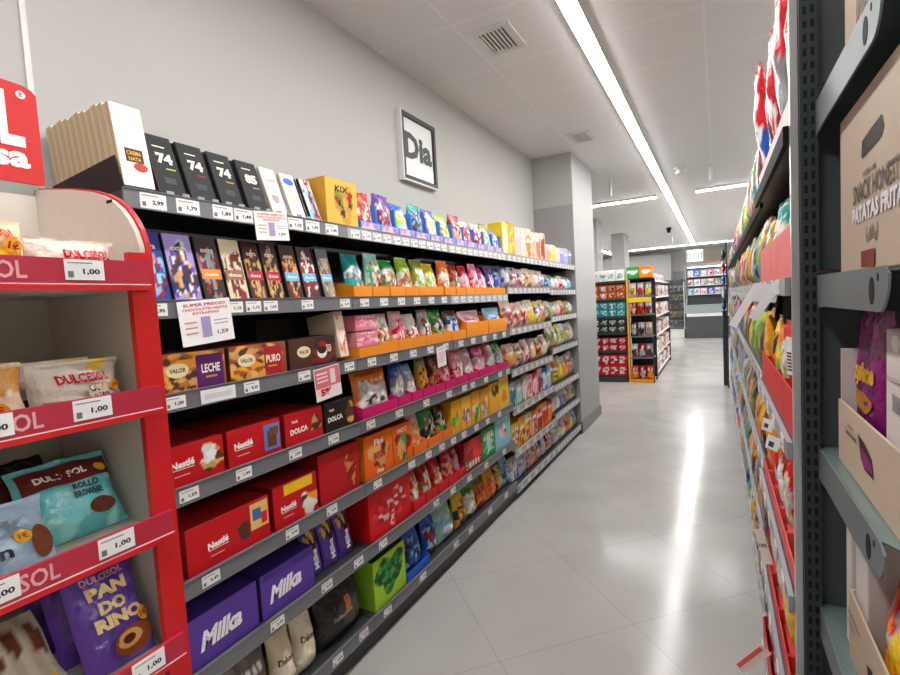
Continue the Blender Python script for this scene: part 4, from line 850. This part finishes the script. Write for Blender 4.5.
# tilted shelf talkers
def talker(x, y, z, w, h, label, c, rz, tilt, deco=None):
    b = MB(-1); b.box(-.0007, .0007, -w/2, w/2, -h, 0, C(c)); 
    if deco: deco(b, lambda yy, zz: np.stack([np.full(np.shape(yy), -.0012), -np.asarray(yy, float), np.asarray(zz, float)], 1))
    o = link('shelf_talker', b.mesh('shelf_talker', [CARD]), None, (x, y, z)); o.rotation_euler = (R(tilt), 0, R(rz)); tag(o, label, 'card')
sq_ = lambda a: (lambda b, S: patch(b, S, -a, a*.4, -a*3.2, -a*1.6, '4a4d56', 1))
talker(.135, 1.46, 1.562, .020, .11, 'white strip hanging slantwise under the pink trays, nearest of three on the right rack', 'ececee', 72, 34)
talker(.118, 1.62, 1.560, .060, .05, 'white wide card under the pink trays, between the two slanted strips', 'e4e6ea', 72, 8)
talker(.125, 2.05, 1.562, .026, .17, 'white strip hanging slantwise under the pink trays, farthest of three on the right rack', 'efefef', 72, 30)
talker(.1475, 1.40, 1.43, .030, .09, 'white barcode card on the red tray of the right rack', 'f0efee', 20, 0, lambda b, S: [patch(b, S, -.010, .010, -.08+.008*k, -.076+.008*k, '2a2b30', 1) for k in range(6)])
talker(.119, 1.62, 1.18, .028, .035, 'white price card tilted among red bags on the right rack', 'f2f2f0', 60, 12, sq_(.008))
talker(.120, 1.47, 1.17, .030, .036, 'larger price card tilted in front of the coral tray', 'f2f2f0', 60, 14, sq_(.009))
talker(.100, 1.80, .78, .028, .11, 'white leaflet sticking out over the aisle low on the right rack', 'f0e4e0', 72, -14, lambda b, S: text(b, '10%', S, 0, -.05, .022, .012, '2a2a2a', bold=.03))
talker(.105, 1.62, .50, .030, .12, 'coral striped leaflet sticking out at the bottom of the right rack', 'f2d8d4', 72, 36, lambda b, S: (patch(b, S, -.015, -.003, -.118, -.01, 'e0655c', 2),))

# ---------------------------------------------------------------- end rack facing the viewer, right edge
er = empty('end_rack', (.19, 1.33, 0)); tag(er, 'dark slotted end rack with galvanised shelves at the right edge', 'shelving')
def post(b):
    b.box(-.031, .0, -.03, .005, 0, 2.75, C('343c3f'))
    for k in range(92):
        z = .12+k*.028
        for x in (-.025, -.012): b.box(x, x+.0065, -.0306, -.03, z, z+.016, C('060607'))
one('post', er, CARD, post)
one('edge_strip', er, STRIPM, lambda b: b.box(-.046, -.032, -.012, .005, 0, 2.75))
def bp(b):
    for k in range(7): b.box(.001, .95, -.006, .006, .02+k*.39, .405+k*.39)
one('back_panel', er, PANEL, bp)
for k, (z, dep) in enumerate(((1.925, .50), (1.567, .53), (1.195, .51), (.835, .50), (.46, .52), (.12, .52))):
    s = one('shelf', er, [GLASSG], lambda b: b.prism([(.0, -.008), (.0, -dep+.03), (.02, -dep), (.92, -dep), (.92, -.008)], 'z', z-.004, z-.0005, (0, 0, 0)))
    def br(b):
        n = 8; pts = [(-.008, z+.002), (-dep+.02, z+.002), (-dep, z-.008)]+[(-dep+.055*(1-math.cos(a))*.8, z-.008-.05*math.sin(a)) for a in [math.pi/2*i/n for i in range(1, n+1)]]+[(-.10, z-.062), (-.008, z-.068)]
        b.prism(pts, 'x', -.004, -.001, (0, 0, 0))
    one('bracket', s, STEEL, br)
    def hole(b):
        t_ = np.linspace(0, 2*math.pi, 22, endpoint=False); pts = [(-dep+.075+.013*math.cos(q), z-.03+.019*math.sin(q)) for q in t_]
        b.prism(pts, 'x', -.0046, -.0038, (0, 0, 0))
        t_ = np.linspace(0, 2*math.pi, 12, endpoint=False); b.prism([(-dep+.045+.0035*math.cos(q), z-.012+.0055*math.sin(q)) for q in t_], 'x', -.0046, -.0038, (0, 0, 0))
    one('bracket_hole', s, BLACKP, hole)
    one('price_rail', s, LGREY, lambda b: b.box(.022, .92, -dep-.013, -dep-.001, z-.045, z+.006))
    def rl(b): b.box(0, .003, -dep+.03, -.01, z-.03, z-.004)
    one('shelf_flange', s, [DARKM], rl)
KR = 'b6a48f'
def carton(x0, x1, y0, y1, z0, z1, label, deco=None, c=KR, name='carton', cat='box', high=None, front=None):
    """closed when high is None; else open tray whose left side carries the print"""
    b = MB(-1); cc = C(c)
    if high is None: b.box(x0, x1, y0, y1, z0, z1, cc, 0, .002)
    else:
        th = .004
        b.box(x0, x1, y0, y1, z0, z0+th, cc); b.box(x0, x0+th, y0, y1, z0+th, z1, cc); b.box(x1-th, x1, y0, y1, z0+th, z1, cc)
        b.box(x0+th, x1-th, y0, y0+th, z0+th, front or z1, cc); b.box(x0+th, x1-th, y1-th, y1, z0+th, high, C('d9d3cc'))
    S = lambda yy, zz: np.stack([np.full(np.shape(yy), x0-.0008), -np.asarray(yy, float), np.asarray(zz, float)], 1)
    if deco: deco(b, S)
    cx, cy = (x0+x1)/2, (y0+y1)/2
    b.xf(Matrix.Translation((-cx, -cy, -z0)))
    o = link(name, b.mesh(name, [CARD]), None, (cx, cy, z0)); tag(o, label, cat); return o
S3 = lambda S: (lambda y, z: S(y, z)+np.array([-.0006, 0, 0]))
def mous(b, S, cy, cz, s, c):
    for sg in (-1, 1):
        pts = [(0, .35), (.25, .75), (.6, .45), (.85, .05), (1.15, .25), (1.25, .8), (1.4, .7), (1.35, .0), (1.0, -.4), (.55, -.25), (.25, -.1), (0, -.15)]
        y = np.array([cy+sg*p*s for p, q in pts]); z = np.array([cz+q*s for p, q in pts]); b.add(S(y, z), [tuple(range(len(pts)))[::sg]], C(c))
def dc1(b, S):
    y = -1.0
    b.add(S(np.array([-1.045, -1.035, -.935, -.92, -.93, -.99, -1.04]), np.array([1.752, 1.748, 1.755, 1.765, 1.786, 1.782, 1.776])), [(0, 1, 2, 3, 4, 5, 6)], C('120a08'))
    text(b, 'PREMIUM', S, -1.0, 1.722, .075, .009, '7a6a58', bold=.02)
    text(b, 'SNACK HONEST', S, -.975, 1.697, .25, .032, '5f4f44', bold=.02)
    text(b, 'PATATAS FRITAS', S, -.96, 1.662, .29, .028, 'd9d6dc', bold=.05)
    mous(b, S, -.985, 1.620, .024, '75675a')
    patch(b, S, -1.045, -.965, 1.574, 1.60, '7a1a20', 2)
carton(.21, .62, .80, 1.205, 1.5685, 1.852, 'tall kraft carton lettered SNACK HONEST with a moustache mark', dc1)
def dc0(b, S):
    for k in range(5): patch(b, S, -1.10+.03*k, -1.08+.03*k, 1.96, 2.02, '6a5444', 1)
carton(.215, .60, .84, 1.19, 1.9265, 2.24, 'kraft carton on the topmost shelf of the end rack', dc0)
def dc2(b, S):
    text(b, 'Premium', S, -1.13, 1.285, .04, .007, '4a3a34'); text(b, 'Snack Honest', S, -1.125, 1.272, .08, .012, '4a3a34', bold=.02)
    b.add(S(np.array([-1.075, -1.03, -.985, -.975, -1.03, -1.055]), np.array([1.288, 1.282, 1.268, 1.238, 1.237, 1.25])), [(0, 1, 2, 3, 4, 5)], C('3a2028'))
    b.add(S3(S)(np.array([-1.05, -1.01, -.985, -.982, -1.03, -1.04]), np.array([1.27, 1.266, 1.262, 1.245, 1.242, 1.25])), [(0, 1, 2, 3, 4, 5)], C('8a1470'))
carton(.21, .62, .825, 1.235, 1.1965, 1.318, 'low kraft carton tray with hand hole showing purple bags', dc2, c='c4b19a', high=1.42)
def eb(w, h, t, base, acc, seed, deco, loc, label, rz=-90, lean=0):
    me = mk_bag(w, h, t, base, art(base, acc, seed, blob=(.5, .4, .5, .4), band=None), seed, 18, 22, deco=deco, lean=lean).mesh('snack_bag', [FILM], True)
    o = link('snack_bag', me, None, loc, R(rz)); tag(o, label, 'bag')
gold = lambda b, S: (text(b, 'crujiente', S, .0, .19, .14, .045, 'd9a030', bold=.04), ell(b, S, .0, .14, .06, .022, 'c98a28', 24), patch(b, S, -.02, .02, .04, .09, 'a85a98', 3))
eb(.22, .30, .06, '7c1468', ['6a1058', '8c1c78', '7c1468'], 91, gold, (.260, 1.113, 1.2015), 'purple crisps bag with gold script standing in the low kraft tray', 180, -3)
eb(.18, .27, .07, '7c1468', ['6a1058', '8c1c78'], 92, gold, (.42, 1.09, 1.2015), 'purple crisps bag deeper in the low kraft tray', 180)
def dcw(b, S):
    for k in range(7): patch(b, S, -.93+.006*k, -.927+.006*k, 1.36, 1.385, '6a6a70', 1)
    ell(b, S, -.91, 1.46, .02, .012, 'fafafa'); patch(b, S, -.95, -.86, 1.405, 1.41, 'b9b0b0', 1)
carton(.222, .40, .835, .965, 1.2012, 1.478, 'white barcoded carton standing at the front of the low kraft tray', dcw, c='d6cfcc')
carton(.215, .55, 1.160, 1.20, .8395, 1.12, 'tall pale carton backboard behind the lower kraft tray', None, c='cfcac4')
def dc3(b, S):
    text(b, 'Snack Honest', S, -1.11, .925, .09, .010, '4a3a34'); b.add(S(np.array([-1.02, -.99, -.94, -.92, -.95, -1.0]), np.array([.905, .915, .895, .865, .855, .86])), [(0, 1, 2, 3, 4, 5)], C('120a08'))
    text(b, 'Premium', S, -1.13, .905, .05, .008, '4a3a34')
carton(.21, .62, .84, 1.150, .8365, .965, 'lower kraft carton tray at the bottom right edge', dc3, c='b8a48c', high=.966)
carton(.219, .36, 1.06, 1.143, .8420, 1.13, 'off-white carton insert standing in the lower kraft tray', lambda b, S: (ell(b, S, -1.11, 1.10, .006, .012, '3a3a3c'), ell(b, S, -1.085, 1.088, .004, .01, '55555a')), c='cdc8c4')
eb(.15, .25, .07, 'd0281c', ['yellow', 'orange', 'olive', 'red', 'amber', 'silver'], 95, None, (.262, .965, .8415), 'red and yellow crisps bag standing in the lower kraft tray', 180)
eb(.15, .24, .06, '3a1016', ['4a1820', '2a0c10'], 96, None, (.40, .965, .8415), 'dark maroon crisps bag behind the red and yellow one in the lower kraft tray', 180)
carton(.22, .6, .85, 1.2, .4615, .70, 'kraft carton on the low shelf of the end rack', None)

# ---------------------------------------------------------------- far rack of packs, yellow display and fridges
fr_ = empty('shelving_rack', (-1.72, 9.4, 0)); tag(fr_, 'far dark rack end stacked with drink packs left of the yellow display', 'shelving')
one('back_panel', fr_, BACKM, lambda b: b.box(-.33, .28, .2, .22, 0, 1.85))
one('plinth', fr_, DARKM, lambda b: b.box(-.33, .28, -.25, .2, 0, .11))
FZ = [1.82, 1.50, 1.19, .90, .57, .12]
for z in FZ[:5]: one('shelf', fr_, DARKM, lambda b: b.box(-.33, .28, -.25, .198, z-.045, z-.004))
FP = [('white', ['silver', 'teal', 'cream'], .19, 1, 'white bottle pack'), ('b5532a', ['brown', 'white', 'orange'], .125, 2, 'russet pack'), ('teal', ['white', 'sky', 'navy'], .125, 2, 'teal pack'), ('27302c', ['green', 'white', 'grey'], .12, 2, 'black and green pack'), ('crimson', ['white', 'red', 'rose'], .12, 2, 'crimson pack'), ('red', ['white', 'crimson'], .19, 2, 'big red pack')]
for i, (bc, ac, h, n, nm) in enumerate(FP):
    for s in range(n):
        for k in range(4):
            me = PARTS.setdefault((i, k), mk_box(.14, h, .2, bc, art(bc, ac, i*5+k, blob=(.5, .45, .4, .3), band=(.6, .85)), res=8, ch=.004).mesh('drink_pack', [CARD]))
            o = link('drink_pack', me, None, (-1.96+.148*k, 9.27, FZ[i]-.002+s*(h+.001)), R(-90))
            tag(o, f'{nm} on the far rack, {["column nearest the white pillar", "second column from the pillar", "third column from the pillar", "column beside the yellow frame"][k]}'+(', upper' if s else ', lower' if n > 1 else ''), 'drink pack', 'drink packs on the far rack')
yd = empty('yellow_display', (-1.2, 9.4, 0)); tag(yd, 'yellow framed display of snacks at the end of the far shelving', 'display stand')
def yf(b):
    b.box(-.215, -.185, -.25, -.22, 0, 1.84)
    b.box(-.185, .195, -.25, -.22, 0, .04); 
one('frame', yd, YELM, yf)
one('side_post', yd, DARKM, lambda b: b.box(.195, .21, -.25, -.235, 0, 1.84))
one('header', yd, mat('yellow_banner', C('f6d822'), .45), lambda b: b.box(-.185, .194, -.25, -.24, 1.42, 1.50))
one('back_panel', yd, BACKM, lambda b: b.box(-.215, .215, .18, .2, 0, 1.84))
YZ = [.05, .44, .82, 1.20, 1.52]
for z in YZ: one('shelf', yd, RAILM if z > .1 else YELM, lambda b: b.box(-.184, .194, -.218, .178, z-.02, z))
YP = [['red/orange/yellow', 'crimson/silver', 'red/amber'], ['silver/crimson/brown', 'crimson/silver', 'grey/brown'], ['brown/silver/tan', 'silver/chocolate', 'tan/grey'], ['red/orange/white', 'orange/red', 'silver/crimson'], ['cream/black/yellow', 'silver/red', 'grey/yellow']]
for i, l in enumerate(YP):
    for k, s in enumerate(sp(*l)):
        CNT[0] += 1; me = item_mesh('bag', .115, .24, .08, s[1], s[2], CNT[0], dict(lo=1))
        o = link('snack_bag', me[0].mesh('snack_bag', me[1], True), None, (-1.32+.125*k, 9.27, YZ[i]+.001), R(-90)); tag(o, f'{s[0]} snack bag on the {["bottom", "second lowest", "middle", "second highest", "top"][i]} shelf of the yellow display', 'bag')
for k, (c_, nm) in enumerate((('green', 'green'), ('orange', 'orange'))):
    me = mk_box(.2, .20, .2, c_, art(c_, ['white', 'mint' if k == 0 else 'cream'], 70+k, blob=(.5, .5, .4, .2), band=None), res=8).mesh('drink_pack', [CARD])
    yy = 1.8405
    o = link('drink_pack', me, None, (-1.305+.21*k, 9.31 if 0 else 9.30, yy), R(-90)); tag(o, f'{nm} pack on top of the yellow display', 'drink pack')
one('top_board', yd, BACKM, lambda b: b.box(-.215, .215, -.219, .2, 1.8402-.02, 1.8402))
ln = empty('shelving_bay', (-.985, 11.0, 0)); tag(ln, 'far shelving bay behind the yellow display, dark end post', 'shelving')
one('back_panel', ln, BACKM, lambda b: b.box(-.25, -.24, -1.3, 1.4, 0, 1.85)); one('end_post', ln, DARKM, lambda b: b.box(-.24, .01, 1.37, 1.41, 0, 1.80))
one('plinth', ln, DARKM, lambda b: b.box(-.24, -.02, -1.3, 1.36, 0, .1))
for i, z in enumerate([.12, .45, .8, 1.15, 1.5, 1.8]):
    one('shelf', ln, WHITEP, lambda b: b.box(-.24, 0, -1.3, 1.365, z-.03, z))
    for k in range(6):
        CNT[0] += 1; c_ = ['silver', 'white', 'grey', 'cream', 'brown', 'rose'][(i+k) % 6]
        if i == 5 and k > 3: continue
        me = item_mesh('box', .40, .22 if i < 5 else .12, .18, c_, ['crimson', 'navy', 'tan', 'white'], CNT[0], dict(lo=1))
        o = link('carton', me[0].mesh('carton', me[1]), None, (-1.09, 9.98+.43*k, z+.001)); tag(o, f'{c_} carton, {["front", "second", "third", "fourth", "fifth", "last"][k]} along the {["floor", "second lowest", "third lowest", "third highest", "second highest", "top"][i]} shelf behind the yellow display', 'box')
fg = empty('chilled_cabinet', (-.3, 18.6, 0)); tag(fg, 'open chilled cabinet with grey base at the far end of the aisle', 'fridge')
STG = mat('cabinet_grey', (.06, .066, .066), .5); CLG = mat('cabinet_lining', (.30, .34, .35), .5)
one('base', fg, STG, lambda b: b.box(-.62, .62, -.4, .4, 0, .72))
one('bumper', fg, WHITEP, lambda b: b.box(-.62, .62, -.42, .4, .72, .82))
one('well', fg, CLG, lambda b: (b.box(-.62, .62, -.41, -.39, .82, 1.06), b.box(-.62, .62, -.2, .4, .82, 1.10)))
one('lining', fg, STG, lambda b: b.box(-.60, .60, .2, .38, 1.10, 1.42))
one('back_panel', fg, CLG, lambda b: b.box(-.62, .62, .3, .4, 1.42, 2.35))
one('side_panel', fg, LGREY, lambda b: b.prism([(-.4, .82), (.4, .82), (.4, 2.38), (-.1, 2.38), (-.1, 1.3)], 'x', -.66, -.62, (0, 0, 0)))
one('side_panel', fg, LGREY, lambda b: b.prism([(-.4, .82), (.4, .82), (.4, 2.38), (-.1, 2.38), (-.1, 1.3)], 'x', .62, .66, (0, 0, 0)))
one('lamp', fg, mat('cabinet_lamp', (.85, .95, 1), emit=2.5), lambda b: b.box(-.58, .58, -.12, -.06, 2.335, 2.359))
one('canopy', fg, LGREY, lambda b: b.box(-.62, .62, -.2, .4, 2.36, 2.46))
for i, z in enumerate((1.45, 1.75, 2.05)):
    one('shelf', fg, WHITEP, lambda b: b.box(-.61, .61, -.05, .29, z-.02, z))
    for k in range(6):
        CNT[0] += 1; c_ = [['sky', 'white', 'rose', 'blue', 'silver', 'pink'], ['rose', 'white', 'silver', 'cream', 'grey', 'sky'], ['white', 'blue', 'silver', 'pink', 'rose', 'white']][i][k]
        me = item_mesh('box', .17, .2, .15, c_, ['white', 'navy', 'silver'], CNT[0], dict(lo=1))
        tag(link('carton', me[0].mesh('carton', me[1]), None, (-.8+.2*k, 18.68, z+.001), R(-90)), f'{c_} pack on the {["lowest", "middle", "upper"][i]} chilled cabinet shelf, {["leftmost", "second from left", "third from left", "third from right", "second from right", "rightmost"][k]}', 'box')
gc = empty('glass_door_fridge', (-1.27, 18.7, 0)); tag(gc, 'narrow glass door fridge left of the open chilled cabinet', 'fridge')
one('base', gc, WHITEP, lambda b: b.box(-.27, .27, -.28, .3, 0, .30))
def gf(b):
    b.box(-.3, -.26, -.3, .3, 0, 1.98); b.box(.26, .30, -.3, .3, 0, 1.98); b.box(-.26, .26, -.3, .3, 1.90, 1.98); b.box(-.26, .26, .27, .3, .38, 1.9)
one('cabinet_body', gc, STG, gf); one('handle', gc, WHITEP, lambda b: b.box(.262, .285, -.325, -.301, .3, 1.9))
one('glass_door', gc, GLASS, lambda b: b.box(-.259, .259, -.298, -.29, .385, 1.895))
for i in range(5):
    z = .42+i*.29; one('shelf', gc, STG, lambda b: b.box(-.259, .259, -.25, .269, z-.015, z))
    for k in range(3):
        CNT[0] += 1; c_ = ['grey', 'tan', 'brown', 'olive', 'silver'][i]
        me = item_mesh('box', .15, .2, .15, c_, ['white', 'brown', 'crimson', 'charcoal'], CNT[0], dict(lo=1))
        tag(link('carton', me[0].mesh('carton', me[1]), None, (-1.44+.17*k, 18.6, z+.001), R(-90)), f'{c_} pack in the glass door fridge, {["left", "middle", "right"][k]} of its shelf', 'box')
b = MB(); b.box(-.24, .24, -.012, .012, 0, .40, C('dcdcd8')); b.box(-.25, .25, -.014, -.011, -.01, .0, C('4a4d50')); b.box(-.25, .25, -.014, -.011, .40, .41, C('4a4d50'))
for k in range(4): b.box(-.135+k*.08, -.110+k*.08, -.0145, -.012, .11, .29, C('6a6c6e'))
for sg in (-1, 1): b.box(sg*.2-.012, sg*.2+.012, -.0145, -.012, .08, .32, C('5a5c5e'))
tag(link('hanging_sign', b.mesh('hanging_sign', [CARD]), None, (-.64, 18.3, 2.52)), 'white hanging sign with grey bar marks above the far chilled cabinet', 'sign')
